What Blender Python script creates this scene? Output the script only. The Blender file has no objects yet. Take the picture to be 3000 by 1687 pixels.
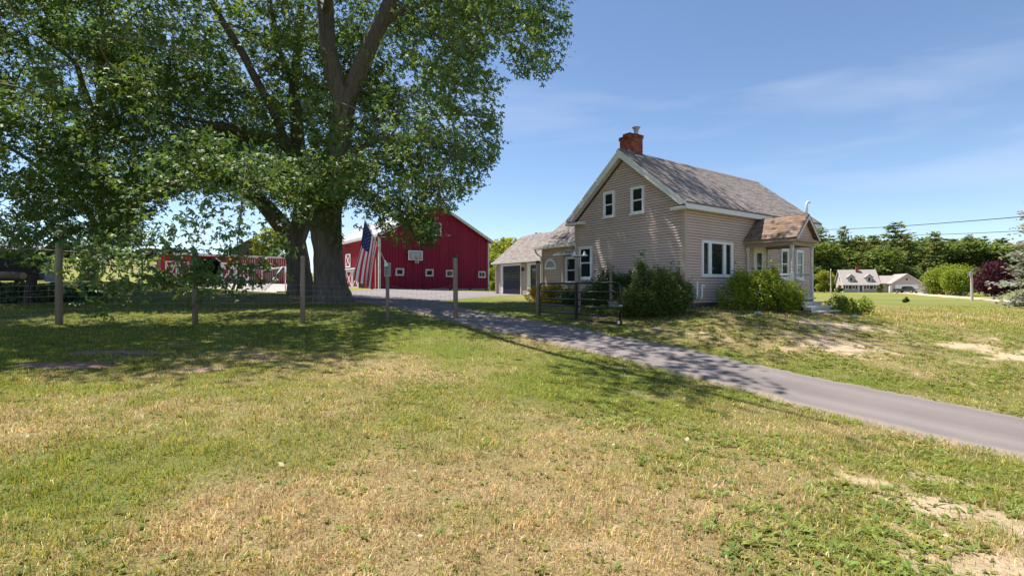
import bpy, bmesh, math, random
import numpy as np
from mathutils import Vector, Matrix
R = math.radians
scene = bpy.context.scene
COL = scene.collection
random.seed(7); rng = np.random.default_rng(7)
E = 1.6                     # eye height above the ground at the camera
F = 1461.0                  # focal length, in pixels of a 3000 px wide frame

# ---------------------------------------------------------------- camera, sky, sun, exposure
cam_d = bpy.data.cameras.new('camera'); cam = bpy.data.objects.new('camera', cam_d); COL.objects.link(cam)
cam.location = (0, 0, E); cam.rotation_euler = (R(90), 0, 0)
cam_d.sensor_width = 36.0; cam_d.lens = F / 3000 * 36; cam_d.clip_end = 6000; cam_d.clip_start = 0.05
scene.camera = cam
SUN = Vector((-0.40, 0.21, 1.0)).normalized()          # towards the sun
world = bpy.data.worlds.new('World'); scene.world = world; world.use_nodes = True
nt = world.node_tree; nt.nodes.clear()
wo = nt.nodes.new('ShaderNodeOutputWorld'); bg = nt.nodes.new('ShaderNodeBackground')
sk = nt.nodes.new('ShaderNodeTexSky'); sk.sky_type = 'NISHITA'; sk.sun_disc = False
sk.sun_elevation = math.asin(SUN.z); sk.sun_rotation = math.atan2(SUN.x, SUN.y)
sk.air_density = 1.0; sk.dust_density = 0.05; sk.ozone_density = 2.4; sk.altitude = 1100
tc = nt.nodes.new('ShaderNodeTexCoord')
mp = nt.nodes.new('ShaderNodeMapping'); mp.inputs['Rotation'].default_value = (0, R(-24), R(12)); mp.inputs['Scale'].default_value = (0.7, 2.0, 5.5)
nz = nt.nodes.new('ShaderNodeTexNoise'); nz.inputs['Scale'].default_value = 1.5; nz.inputs['Detail'].default_value = 5; nz.inputs['Roughness'].default_value = 0.5; nz.inputs['Distortion'].default_value = 0.5
rp = nt.nodes.new('ShaderNodeValToRGB'); rp.color_ramp.elements[0].position = 0.50; rp.color_ramp.elements[1].position = 0.80
rp.color_ramp.elements[1].color = (0.40, 0.40, 0.40, 1)
mx = nt.nodes.new('ShaderNodeMix'); mx.data_type = 'RGBA'; mx.inputs[7].default_value = (4.9, 5.2, 6.2, 1)
nt.links.new(tc.outputs['Generated'], mp.inputs[0]); nt.links.new(mp.outputs[0], nz.inputs['Vector'])
nt.links.new(nz.outputs['Fac'], rp.inputs[0]); nt.links.new(rp.outputs[0], mx.inputs[0])
nt.links.new(sk.outputs[0], mx.inputs[6]); nt.links.new(mx.outputs[2], bg.inputs[0]); nt.links.new(bg.outputs[0], wo.inputs[0])
bg.inputs[1].default_value = 0.092
sl = bpy.data.lights.new('sun', 'SUN'); sl.energy = 5.0; sl.angle = R(0.55); sl.color = (1.0, 0.95, 0.86)
so = bpy.data.objects.new('sun', sl); COL.objects.link(so); so.rotation_euler = SUN.to_track_quat('Z', 'Y').to_euler(); so.location = (0, 0, 60)
vs = scene.view_settings; vs.view_transform = 'Standard'; vs.look = 'None'; vs.gamma = 1; vs.exposure = 0.92; vs.use_curve_mapping = False
scene.cycles.max_bounces = 8; scene.cycles.transparent_max_bounces = 8; scene.cycles.sample_clamp_indirect = 6

# ---------------------------------------------------------------- materials
MATS = {}
def mat(name, col=(0.5, 0.5, 0.5), rough=0.7, metal=0.0, spec=0.3, noise=0.0, nscale=6.0, bump=0.0, bscale=40.0, col2=None, stretch=None, trans=0.0, attr=False, island=0.0, coat=0.0):
    m = bpy.data.materials.new(name); m.use_nodes = True; n = m.node_tree; L = n.links
    b = n.nodes['Principled BSDF']; out = n.nodes['Material Output']
    b.inputs['Roughness'].default_value = rough; b.inputs['Metallic'].default_value = metal; b.inputs['Specular IOR Level'].default_value = spec
    b.inputs['Coat Weight'].default_value = coat
    c = None
    if attr:
        a = n.nodes.new('ShaderNodeAttribute'); a.attribute_name = 'Col'; c = a.outputs['Color']
    else:
        rgb = n.nodes.new('ShaderNodeRGB'); rgb.outputs[0].default_value = (*col, 1); c = rgb.outputs[0]
    vec = None
    if noise > 0 or bump > 0:
        t = n.nodes.new('ShaderNodeTexCoord'); vec = t.outputs['Object']
        if stretch:
            q = n.nodes.new('ShaderNodeMapping'); q.inputs['Scale'].default_value = stretch; L.new(vec, q.inputs[0]); vec = q.outputs[0]
    if noise > 0:
        z = n.nodes.new('ShaderNodeTexNoise'); z.inputs['Scale'].default_value = nscale; z.inputs['Detail'].default_value = 6; z.inputs['Roughness'].default_value = 0.65
        L.new(vec, z.inputs['Vector'])
        if col2 is not None:
            r = n.nodes.new('ShaderNodeValToRGB'); r.color_ramp.elements[0].position = 0.5 - noise * 0.5; r.color_ramp.elements[1].position = 0.5 + noise * 0.5 + 0.02
            L.new(z.outputs['Fac'], r.inputs[0])
            mm = n.nodes.new('ShaderNodeMix'); mm.data_type = 'RGBA'; L.new(r.outputs[0], mm.inputs[0]); L.new(c, mm.inputs[6]); mm.inputs[7].default_value = (*col2, 1); c = mm.outputs[2]
        else:
            r = n.nodes.new('ShaderNodeMapRange'); r.inputs['From Min'].default_value = 0.25; r.inputs['From Max'].default_value = 0.75
            r.inputs['To Min'].default_value = 1 - noise; r.inputs['To Max'].default_value = 1 + noise; L.new(z.outputs['Fac'], r.inputs[0])
            h = n.nodes.new('ShaderNodeHueSaturation'); L.new(r.outputs[0], h.inputs['Value']); L.new(c, h.inputs['Color']); c = h.outputs[0]
    if island > 0:
        g = n.nodes.new('ShaderNodeNewGeometry'); oi = n.nodes.new('ShaderNodeObjectInfo')
        ad = n.nodes.new('ShaderNodeMath'); ad.operation = 'ADD'; L.new(g.outputs['Random Per Island'], ad.inputs[0]); L.new(oi.outputs['Random'], ad.inputs[1])
        fr = n.nodes.new('ShaderNodeMath'); fr.operation = 'FRACT'; L.new(ad.outputs[0], fr.inputs[0])
        r = n.nodes.new('ShaderNodeMapRange'); r.inputs['To Min'].default_value = 1 - island; r.inputs['To Max'].default_value = 1 + island; L.new(fr.outputs[0], r.inputs[0])
        h = n.nodes.new('ShaderNodeHueSaturation'); L.new(r.outputs[0], h.inputs['Value']); L.new(c, h.inputs['Color']); c = h.outputs[0]
    L.new(c, b.inputs['Base Color'])
    if bump > 0:
        z2 = n.nodes.new('ShaderNodeTexNoise'); z2.inputs['Scale'].default_value = bscale; z2.inputs['Detail'].default_value = 5; L.new(vec, z2.inputs['Vector'])
        bp = n.nodes.new('ShaderNodeBump'); bp.inputs['Strength'].default_value = bump; bp.inputs['Distance'].default_value = 0.02; L.new(z2.outputs['Fac'], bp.inputs['Height']); L.new(bp.outputs[0], b.inputs['Normal'])
    if trans > 0:
        tr = n.nodes.new('ShaderNodeBsdfTranslucent'); h = n.nodes.new('ShaderNodeHueSaturation'); h.inputs['Hue'].default_value = 0.475; h.inputs['Value'].default_value = 1.7; h.inputs['Saturation'].default_value = 1.1
        L.new(c, h.inputs['Color']); L.new(h.outputs[0], tr.inputs[0])
        df = n.nodes.new('ShaderNodeBsdfDiffuse'); L.new(c, df.inputs[0]); gl = n.nodes.new('ShaderNodeBsdfGlossy'); gl.inputs['Roughness'].default_value = rough; gl.inputs[0].default_value = (0.9, 0.95, 0.85, 1)
        m0 = n.nodes.new('ShaderNodeMixShader'); m0.inputs[0].default_value = spec*0.16; L.new(df.outputs[0], m0.inputs[1]); L.new(gl.outputs[0], m0.inputs[2]); n.nodes.remove(b)
        ms = n.nodes.new('ShaderNodeMixShader'); ms.inputs[0].default_value = trans; L.new(m0.outputs[0], ms.inputs[1]); L.new(tr.outputs[0], ms.inputs[2]); L.new(ms.outputs[0], out.inputs[0])
    MATS[name] = m
    return m
M = mat
mat('siding', (0.575, 0.435, 0.37), 0.55, noise=0.10, nscale=0.9, bump=0.08, bscale=120, stretch=(1, 1, 0.3), island=0.05)
mat('siding_trim', (0.47, 0.36, 0.30), 0.6, noise=0.06, nscale=2)
mat('wall_core', (0.14, 0.11, 0.095), 0.8)  # dark, so siding gaps show a painted shadow line under each lap
mat('porch_trim', (0.33, 0.245, 0.185), 0.65, noise=0.1, nscale=2)
mat('white_paint', (0.70, 0.69, 0.67), 0.5, noise=0.07, nscale=3, bump=0.05)
mat('white_worn', (0.66, 0.65, 0.63), 0.6, noise=0.35, nscale=5, col2=(0.45, 0.43, 0.40), bump=0.1)
mat('cream_trim', (0.60, 0.575, 0.53), 0.55, noise=0.12, nscale=2)
mat('vinyl_white', (0.74, 0.75, 0.77), 0.35, noise=0.03)
mat('glass', (0.016, 0.021, 0.024), 0.03, spec=0.55, bump=0.015, bscale=2.5)
mat('curtain', (0.42, 0.40, 0.37), 0.9, noise=0.1)
mat('shingle', (0.235, 0.20, 0.188), 0.92, noise=0.18, nscale=2.2, bump=0.5, bscale=150, island=0.22)
mat('moss_shingle', (0.235, 0.185, 0.165), 0.92, noise=0.34, nscale=2.6, col2=(0.19, 0.105, 0.05), bump=0.6, bscale=90, island=0.25)
mat('brick', (0.235, 0.056, 0.038), 0.85, noise=0.2, nscale=8, bump=0.4, bscale=60, island=0.35)
mat('mortar', (0.30, 0.25, 0.22), 0.9, noise=0.2, nscale=10, bump=0.4)
mat('metal', (0.42, 0.44, 0.46), 0.4, metal=0.7, noise=0.1)
mat('galv', (0.38, 0.40, 0.42), 0.5, metal=0.5)
mat('black_steel', (0.012, 0.012, 0.014), 0.32, spec=0.5)
mat('dark_blue_door', (0.014, 0.015, 0.032), 0.55, noise=0.1)
mat('concrete', (0.30, 0.28, 0.25), 0.9, noise=0.2, nscale=3, bump=0.4)
mat('foundation', (0.10, 0.10, 0.11), 0.9, noise=0.3, nscale=4, bump=0.5)
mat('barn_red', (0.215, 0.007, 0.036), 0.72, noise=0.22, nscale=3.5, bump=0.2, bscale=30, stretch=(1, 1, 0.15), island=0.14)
mat('barn_red_lit', (0.30, 0.022, 0.03), 0.72, noise=0.2, nscale=3, bump=0.2, bscale=30, stretch=(1, 1, 0.15), island=0.12)  # lighter copy of the barn red, sun and bounced light put into the colour
mat('barn_roof', (0.62, 0.62, 0.62), 0.45, metal=0.2, noise=0.08, nscale=1)
mat('barn_white', (0.66, 0.64, 0.61), 0.65, noise=0.25, nscale=4, col2=(0.42, 0.38, 0.34))
mat('dark_inside', (0.008, 0.006, 0.010), 0.9)  # near black, shade of unlit openings and hollows put into the colour
mat('post_wood', (0.27, 0.205, 0.165), 0.9, noise=0.3, nscale=6, bump=0.6, bscale=25, stretch=(1, 1, 0.08))
mat('grey_wood', (0.22, 0.20, 0.19), 0.9, noise=0.25, nscale=5, bump=0.4, stretch=(1, 1, 0.1))
mat('asphalt', (0.235, 0.205, 0.205), 0.93, noise=0.8, nscale=3.0, col2=(0.17, 0.15, 0.152), bump=0.8, bscale=120)
mat('asphalt_drive', attr=True, rough=0.93, spec=0.2, noise=0.16, nscale=70, bump=0.8, bscale=110)
mat('gravel', (0.38, 0.335, 0.31), 0.95, noise=0.2, nscale=1.2, bump=0.8, bscale=50)
mat('bark', (0.155, 0.130, 0.118), 0.95, noise=0.55, nscale=11.0, bump=1.0, bscale=13, stretch=(1, 1, 0.12))
mat('twig', (0.075, 0.06, 0.05), 0.95)
mat('log_bark', (0.15, 0.12, 0.10), 0.95, noise=0.4, nscale=4, bump=0.7, bscale=20)
mat('log_end', (0.42, 0.34, 0.26), 0.9, noise=0.2, nscale=12)
mat('leaf', attr=True, rough=0.5, spec=0.32, trans=0.34)
mat('leaf_far', attr=True, rough=0.7, spec=0.15, trans=0.3)
mat('grass', attr=True, rough=0.75, spec=0.12, trans=0.3)
mat('stone', (0.30, 0.28, 0.26), 0.9, noise=0.25, nscale=7, bump=0.6, bscale=20)
mat('rubber', (0.02, 0.02, 0.02), 0.8)
mat('flag_red', (0.62, 0.015, 0.03), 0.75)
mat('flag_white', (0.72, 0.71, 0.72), 0.75)
mat('flag_blue', (0.014, 0.022, 0.105), 0.75)
mat('wire', (0.30, 0.31, 0.34), 0.5, metal=0.5)
mat('cable', (0.02, 0.02, 0.022), 0.8)
mat('rim_orange', (0.50, 0.09, 0.02), 0.5)
mat('board_grey', (0.32, 0.32, 0.36), 0.4)
mat('net', (0.60, 0.58, 0.58), 0.8)
mat('goal_net', (0.10, 0.09, 0.12), 0.8)
mat('neigh_wall', (0.50, 0.42, 0.385), 0.7, noise=0.04)
mat('neigh_roof', (0.33, 0.285, 0.27), 0.9, noise=0.1, nscale=1.5, bump=0.3)
mat('maroon', (0.07, 0.03, 0.04), 0.6)
mat('truck_paint', (0.025, 0.022, 0.026), 0.25, spec=0.6, coat=0.5)
mat('chrome', (0.5, 0.5, 0.52), 0.2, metal=0.9)
mat('lamp_white', (0.75, 0.75, 0.72), 0.4)
mat('tan_drive', (0.50, 0.40, 0.29), 0.95, noise=0.12, nscale=0.6)
mat('dark_board', (0.022, 0.024, 0.045), 0.8, noise=0.3, nscale=3)
mat('purple_brown', (0.10, 0.07, 0.08), 0.9)
mat('slab_grey', (0.28, 0.28, 0.34), 0.8, noise=0.15, nscale=5)
mat('pole_wood', (0.52, 0.47, 0.42), 0.85, noise=0.15, nscale=5)

# ---------------------------------------------------------------- mesh helpers
class MB:
    def __init__(s): s.v = []; s.f = []; s.m = []
    def add(s, vs, fs, mi=0):
        o = len(s.v); s.v += [tuple(p) for p in vs]; s.f += [tuple(i + o for i in q) for q in fs]; s.m += [mi] * len(fs); return s
    def box(s, x0, x1, y0, y1, z0, z1, mi=0):
        return s.add([(x0,y0,z0),(x1,y0,z0),(x1,y1,z0),(x0,y1,z0),(x0,y0,z1),(x1,y0,z1),(x1,y1,z1),(x0,y1,z1)],
                     [(0,3,2,1),(4,5,6,7),(0,1,5,4),(1,2,6,5),(2,3,7,6),(3,0,4,7)], mi)
    def hexa(s, p, mi=0):                                   # eight corners, bottom four then top four
        return s.add(p, [(0,3,2,1),(4,5,6,7),(0,1,5,4),(1,2,6,5),(2,3,7,6),(3,0,4,7)], mi)
    def beam(s, a, b, w, h, up=(0, 0, 1), mi=0):            # rectangular bar from a to b
        a = Vector(a); b = Vector(b); d = (b - a).normalized(); u = Vector(up)
        r = d.cross(u)
        if r.length < 1e-4: r = d.cross(Vector((1, 0, 0)))
        r.normalize(); u = r.cross(d); r *= w / 2; u = u * (h / 2)
        return s.hexa([a-r-u, a+r-u, b+r-u, b-r-u, a-r+u, a+r+u, b+r+u, b-r+u], mi)
    def prism(s, pts, ext, mi=0):                           # polygon swept along ext
        n = len(pts); p = [Vector(q) for q in pts]; e = Vector(ext); q = [x + e for x in p]
        return s.add(p + q, [tuple(range(n))[::-1], tuple(range(n, 2*n))] + [(i, (i+1) % n, n+(i+1) % n, n+i) for i in range(n)], mi)
    def tube(s, pts, rad, n=8, cap=True, mi=0, ridge=0.0, seed=0):
        pts = [Vector(p) for p in pts]; k = len(pts)
        if not hasattr(rad, '__len__'): rad = [rad] * k
        up = None; o = len(s.v); rr = random.Random(seed); ph = [rr.random() * 6.28 for _ in range(4)]
        for i, p in enumerate(pts):
            d = (pts[min(i+1, k-1)] - pts[max(i-1, 0)]).normalized()
            if up is None:
                up = d.cross(Vector((0.3, 1, 0.1))); up = up.normalized() if up.length > 1e-3 else Vector((1, 0, 0))
            up = (up - d * up.dot(d)).normalized(); w = d.cross(up)
            for j in range(n):
                a = 2 * math.pi * j / n; q = rad[i]
                if ridge: q *= 1 + ridge * (0.5 * math.sin(7*a + ph[0] + i*0.25) + 0.5 * math.sin(3*a + ph[2] + i*0.12) + (1.1*abs(math.sin(10*a + ph[1] + 0.9*math.sin(i*0.55+a*2))) - 0.8*abs(math.sin(7.5*a + ph[3] - 0.8*math.sin(i*0.4+a))) if n > 40 else 0.5 * math.sin(13*a + ph[1] - i*0.35)))
                s.v.append(tuple(p + (up * math.cos(a) + w * math.sin(a)) * q))
        for i in range(k - 1):
            for j in range(n):
                s.f.append((o+i*n+j, o+i*n+(j+1) % n, o+(i+1)*n+(j+1) % n, o+(i+1)*n+j)); s.m.append(mi)
        if cap:
            s.f.append(tuple(o+j for j in range(n))[::-1]); s.f.append(tuple(o+(k-1)*n+j for j in range(n))); s.m += [mi, mi]
        return s
    def lathe(s, prof, c=(0, 0, 0), n=16, mi=0):            # profile of (radius, height) about a vertical axis
        o = len(s.v)
        for r, z in prof:
            for j in range(n):
                a = 2*math.pi*j/n; s.v.append((c[0] + r*math.cos(a), c[1] + r*math.sin(a), c[2] + z))
        for i in range(len(prof) - 1):
            for j in range(n): s.f.append((o+i*n+j, o+i*n+(j+1) % n, o+(i+1)*n+(j+1) % n, o+(i+1)*n+j)); s.m.append(mi)
        s.f.append(tuple(o+j for j in range(n))[::-1]); s.f.append(tuple(o+(len(prof)-1)*n+j for j in range(n))); s.m += [mi, mi]
        return s
    def mesh(s, name, mats, smooth=False):
        me = bpy.data.meshes.new(name); me.from_pydata(s.v, [], s.f)
        for q in (mats if isinstance(mats, (list, tuple)) else [mats]): me.materials.append(MATS[q])
        if any(s.m): me.polygons.foreach_set('material_index', s.m)
        if smooth: me.polygons.foreach_set('use_smooth', [True] * len(me.polygons))
        if len(s.f) < 6000:                                    # faces turned outwards
            q = bmesh.new(); q.from_mesh(me); bmesh.ops.recalc_face_normals(q, faces=q.faces); q.to_mesh(me); q.free()
        me.update(); return me
    def build(s, name, mats, parent=None, smooth=False, **kw):
        return obj(name, s.mesh(name, mats, smooth), parent, **kw)
def obj(name, data, parent=None, loc=None, rz=None, label=None, cat=None, group=None, kind=None):
    o = bpy.data.objects.new(name, data); COL.objects.link(o)
    if parent: o.parent = parent
    if loc is not None: o.location = loc
    if rz is not None: o.rotation_euler = (0, 0, rz)
    if label: o['label'] = label
    if cat: o['category'] = cat
    if group: o['group'] = group
    if kind: o['kind'] = kind
    return o
def thing(name, label, cat, loc=(0, 0, 0), rz=0, group=None):
    o = obj(name, None, None, loc, rz, label, cat, group); o.empty_display_size = 0.2; return o
def copy_tree(o, parent=None):
    c = o.copy(); COL.objects.link(c); c.parent = parent
    for ch in [q for q in ALLCH.get(o.name, [])]: copy_tree(ch, c)
    return c
ALLCH = {}
def index_children():
    ALLCH.clear()
    for q in bpy.data.objects:
        if q.parent: ALLCH.setdefault(q.parent.name, []).append(q)
def nmesh(name, v, faces, mats, col=None, smooth=False, mi=None):
    """mesh from numpy arrays; faces (n,3) or (n,4)"""
    me = bpy.data.meshes.new(name); v = np.asarray(v, np.float32); faces = np.asarray(faces, np.int32); nf, k = faces.shape
    me.vertices.add(len(v)); me.vertices.foreach_set('co', v.ravel())
    me.loops.add(nf * k); me.loops.foreach_set('vertex_index', faces.ravel())
    me.polygons.add(nf); me.polygons.foreach_set('loop_start', np.arange(0, nf*k, k, dtype=np.int32))
    for q in (mats if isinstance(mats, (list, tuple)) else [mats]): me.materials.append(MATS[q])
    if mi is not None: me.polygons.foreach_set('material_index', np.asarray(mi, np.int32))
    if smooth: me.polygons.foreach_set('use_smooth', np.ones(nf, bool))
    me.update(calc_edges=True)
    if col is not None:
        ca = me.color_attributes.new('Col', 'FLOAT_COLOR', 'POINT'); c4 = np.ones((len(v), 4), np.float32); c4[:, :3] = col; ca.data.foreach_set('color', c4.ravel())
    return me
def W(px, py, Y):                                          # a surveyed point: bearing, elevation, distance
    return Vector(((px - 1500) / F * Y, Y, E + (843.5 - py) / F * Y))
# value noise on numpy arrays
def vn(x, y, sc, seed=0):
    x = np.asarray(x, float) / sc + seed * 17.3; y = np.asarray(y, float) / sc - seed * 9.1
    xi = np.floor(x).astype(np.int64); yi = np.floor(y).astype(np.int64); fx = x - xi; fy = y - yi
    fx = fx*fx*(3-2*fx); fy = fy*fy*(3-2*fy)
    def h(a, b):
        n = (a * 374761393 + b * 668265263 + seed * 1442695041) & 0x7fffffff
        n = ((n ^ (n >> 13)) * 1274126177) & 0x7fffffff
        return ((n ^ (n >> 16)) & 0xffff) / 65535.0
    return (h(xi, yi)*(1-fx) + h(xi+1, yi)*fx)*(1-fy) + (h(xi, yi+1)*(1-fx) + h(xi+1, yi+1)*fx)*fy
def fbm(x, y, sc, seed=0, o=4):
    t = 0; a = 0.5; n = 0
    for k in range(o): t = t + a * vn(x, y, sc / 2**k, seed + k); n += a; a *= 0.5
    return t / n
def ss(a, b, x):
    t = np.clip((x - a) / (b - a), 0, 1); return t*t*(3-2*t)

# ---------------------------------------------------------------- terrain
def driveY(py): return 2.8 / ((py - 843.5) / F + 0.0955)
def drive_pt(px, py):
    Y = driveY(py); return ((px - 1500) / F * Y, Y)
TOP = [drive_pt(*p) for p in [(3900,1420),(3300,1285),(3000,1220),(2665,1156),(2432,1112.6),(2199,1063),(1995,1019),(1791,984),(1645.6,952),(1500,926)]]
BOT = [drive_pt(*p) for p in [(4100,1660),(3350,1450),(3000,1345.5),(2839.5,1307.7),(2665,1267),(2490,1226),(2315,1182.5),(2199,1147.5),(2024,1104),(1849,1057),(1675,1016.5),(1500,978.6)]]
CP = [(0,0,-1.6),(0,3,-1.58),(-4,3,-1.5),(-10,3,-1.42),(-20,3,-1.3),(4,3,-1.85),(8,2,-2.15),(0,8,-1.56),(-6,8,-1.44),(-12,8,-1.34),(-20,9,-1.2),
      (12,8,-2.2),(20,10,-2.05),(0,-10,-1.7),(-20,-10,-1.4),(20,-10,-2.2),
      (-13.4,14.75,-1.08),(-9.66,15.2,-1.08),(-6.47,15.4,-1.08),(-4.04,16.2,-1.08),(-1.92,17,-1.05),(1.06,19.1,-1.13),(3.45,15.9,-1.19),
      (6.2,17.6,-0.70),(2.85,22.5,-0.72),(14.4,23.8,-0.95),(8,22,-0.8),(12.2,18.4,-0.9),(9,17.6,-0.85),(5,19,-0.78),
      (11,15,-1.5),(16,18,-1.3),(20,26,-1.15),(30,30,-1.35),(40,40,-1.55),(60,60,-1.75),(75,100,-1.72),(93,138,-1.25),(108,132,-1.25),(60,100,-1.6),(150,150,-1.0),(120,80,-1.6),(60,20,-1.7),(90,150,-1.2),(120,150,-1.1),
      (-8.7,24,-0.60),(-11.9,27,-0.34),(-16,28.5,-0.26),(-22,28,0.28),(-28,28,0.36),(-20,22,-0.60),(-16,20,-0.75),(-26,22,-0.55),(-40,26,0.3),
      (-18.5,38,-0.35),(-22,48,0.0),(-30,56,0.45),(-36,53,0.45),(-40,45,0.5),(-1,38,-0.46),(4,34,-0.5),(-3.7,28.8,-0.72),(-12.7,47.6,-0.1),(-2,55,-0.36),(-10,36,-0.4),(-5,44,-0.3),
      (-20,70,0.3),(-45,80,2.6),(-70,100,4.8),(-85,112,6.2),(-60,60,1.5),(-110,120,7.0),(0,90,-0.5),(0,150,-0.5),(40,150,-1.0),(-30,110,1.5),(-60,160,4.5)]
CP += [(x, y, -(2.8 - 0.0955*y)) for x, y in TOP[2:] + BOT[2:]]
CP = np.array(CP, float)
def _U(r2): return np.where(r2 > 1e-9, 0.5 * r2 * np.log(r2 + 1e-12), 0.0)
def _fit():
    P = CP[:, :2] / 30; n = len(P); d = ((P[:, None] - P[None])**2).sum(-1)
    K = _U(d) + np.eye(n) * 0.004; A = np.zeros((n+3, n+3)); A[:n, :n] = K; A[:n, n] = 1; A[:n, n+1:] = P; A[n, :n] = 1; A[n+1:, :n] = P.T
    return np.linalg.solve(A, np.concatenate([CP[:, 2], [0, 0, 0]]))
CW = _fit()
def gza(x, y):
    x = np.asarray(x, float); y = np.asarray(y, float); sh = x.shape; xf = x.ravel(); yf = y.ravel()
    rad = np.hypot(xf, yf); k = np.where(rad > 190, 190 / np.maximum(rad, 1e-6), 1.0); q = np.stack([xf*k, yf*k], 1) / 30
    out = np.zeros(len(q)); P = CP[:, :2] / 30; n = len(P)
    for i in range(0, len(q), 20000):
        b = q[i:i+20000]; d = ((b[:, None] - P[None])**2).sum(-1); out[i:i+20000] = _U(d) @ CW[:n] + CW[n] + b @ CW[n+1:]
    out = np.clip(out, -3.5, 9)
    back = ss(-5, -30, yf); out = out * (1 - back) + (-1.7) * back
    return (out + E).reshape(sh)
def gz(x, y): return float(gza(np.array([x]), np.array([y]))[0])
# ---------------------------------------------------------------- ground
def gauss(x, y, cx, cy, r, rx=None): return np.exp(-(((x-cx)/(rx or r))**2 + ((y-cy)/r)**2))
EDGE_R = TOP + [(-1.1, 19.6), (-2.2, 21.8), (-3.1, 24.6), (-3.9, 27.6)]
EDGE_L = BOT + [(-1.1, 15.5), (-2.3, 17.0), (-3.5, 18.6), (-4.9, 20.6), (-6.6, 22.8), (-8.2, 25.0)]
def drive_dist(x, y):
    """signed lateral place across the driveway: <0 left of it, 0..1 on it, >1 right of it (valid for the paved stretch)"""
    yy = np.clip(y, 4.0, 25.0)
    tx = np.interp(yy, [p[1] for p in EDGE_R], [p[0] for p in EDGE_R]); bx = np.interp(yy, [p[1] for p in EDGE_L], [p[0] for p in EDGE_L])
    return bx, tx
def lawn(x, y):
    """dryness, bare soil and mulch of the lawn at a place (numpy)"""
    n1 = fbm(x, y, 3.2, 3); n2 = fbm(x, y, 0.9, 8); n3 = fbm(x, y, 7.5, 21, 3)
    dry = 0.52 + 1.3*(n1-0.5) + 1.15*(n2-0.5) + 0.5*(n3-0.5)
    dry += 0.34*gauss(x, y, 0.1, 3.5, 1.2, 1.9) + 0.10*gauss(x, y, -1.6, 3.4, 1.6, 1.6) + 0.28*gauss(x, y, -1.6, 9.0, 1.5, 2.2) + 0.25*gauss(x, y, -5.5, 6.0, 1.8)
    dry -= 0.30*gauss(x, y, -8, 10, 2.0, 6) + 0.42*gauss(x, y, 1.6, 8.6, 2.0, 2.2) + 0.35*gauss(x, y, 2.6, 4.6, 1.2, 1.6) + 0.25*gauss(x, y, -1.0, 5.6, 0.9)
    dry -= 0.55*ss(9.2, 12.5, y)*ss(2.5, -2, x)
    bx, tx = drive_dist(x, y); right = ss(0, 0.6, x - tx)
    dry += 0.06*right*ss(20, 9, y) + 0.10*ss(25, 60, y)
    b = 0.85*gauss(x, y, 11.0, 16.0, 0.8, 1.6) + 0.8*gauss(x, y, 8.6, 13.6, 0.9, 1.0) + 0.55*gauss(x, y, 13.0, 13.0, 1.0, 1.4) + 0.4*gauss(x, y, 16.5, 14.6, 1.0, 2.4) + 0.32*right*ss(20, 12, y)
    b += 0.88*gauss(x, y, 3.9, 4.3, 0.9, 0.7) + 0.7*gauss(x, y, 2.9, 3.2, 0.6) + 0.62*gauss(x, y, 1.35, 4.1, 0.42, 0.36) + 0.45*gauss(x, y, 0.5, 3.2, 0.6) + 0.6*gauss(x, y, 4.6, 5.4, 0.6) + 0.40*gauss(x, y, 2.2, 8.4, 0.6, 0.8)
    edge = np.minimum(np.abs(x - bx), np.abs(x - tx)); b += 0.38*np.exp(-(edge/0.22)**2)*(y < 19)
    bare = ss(0.36, 0.72, b*0.75 + 0.75*(fbm(x, y, 1.1, 40)-0.42) + 0.55*(fbm(x, y, 0.30, 44)-0.5))
    m = 1.1*gauss(x, y, -7.9, 8.9, 0.35, 0.9) + 1.0*gauss(x, y, -8.2, 10.3, 0.28, 1.0) + 0.7*gauss(x, y, -5.2, 10.0, 0.3, 0.6) + 0.75*gauss(x, y, -5.4, 8.7, 0.3, 0.5)
    mulch = ss(0.35, 0.55, m + 0.5*(fbm(x, y, 0.6, 60)-0.5))
    return np.clip(dry, 0, 1), bare, mulch
STRAW = np.array([0.395, 0.30, 0.15]); GREEN = np.array([0.15, 0.185, 0.034]); SOIL = np.array([0.45, 0.34, 0.225]); MULCH = np.array([0.27, 0.165, 0.135]); FIELD = np.array([0.165, 0.175, 0.047])
def ground_col(x, y):
    d, b, m = lawn(x, y); far = ss(22, 45, np.hypot(x, y))[:, None]
    c = GREEN*0.70*(1-d[:, None]) + STRAW*0.62*d[:, None]
    c = c*(1-far) + (FIELD*(0.7+0.6*fbm(x, y, 9, 5)[:, None])*(np.array([1,1,1])+np.array([.5,.1,.2])*(fbm(x, y, 16, 55)[:, None]-0.4)))*far
    hay = (ss(-35, -60, x)*ss(60, 80, y)*ss(0.45, 0.6, fbm(x*0.3, y, 14, 77)))[:, None]; c = c*(1-hay) + np.array([0.36, 0.28, 0.18])*hay
    c = c*(1-b[:, None]) + SOIL*b[:, None]; c = c*(1-m[:, None]) + MULCH*m[:, None]
    return c
def axis(lo, dense0, dense1, hi, st, gr):
    a = list(np.arange(dense0, dense1 + 1e-6, st)); s = st; q = a[-1]
    while q < hi: s *= gr; q += s; a.append(q)
    s = st; q = a[0]; pre = []
    while q > lo: s *= gr; q -= s; pre.append(q)
    return np.array(pre[::-1] + a)
gx = axis(-2600, -16, 17, 2600, 0.16, 1.09); gy = axis(-60, 1.2, 21, 3200, 0.16, 1.07)
X, Y = np.meshgrid(gx, gy); xf, yf = X.ravel(), Y.ravel(); zf = gza(xf, yf)
zf += 0.03*(fbm(xf, yf, 0.8, 9)-0.5)*ss(40, 20, np.hypot(xf, yf)) + 0.12*(fbm(xf, yf, 4, 19)-0.5)*ss(8, 60, np.hypot(xf, yf))
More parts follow.
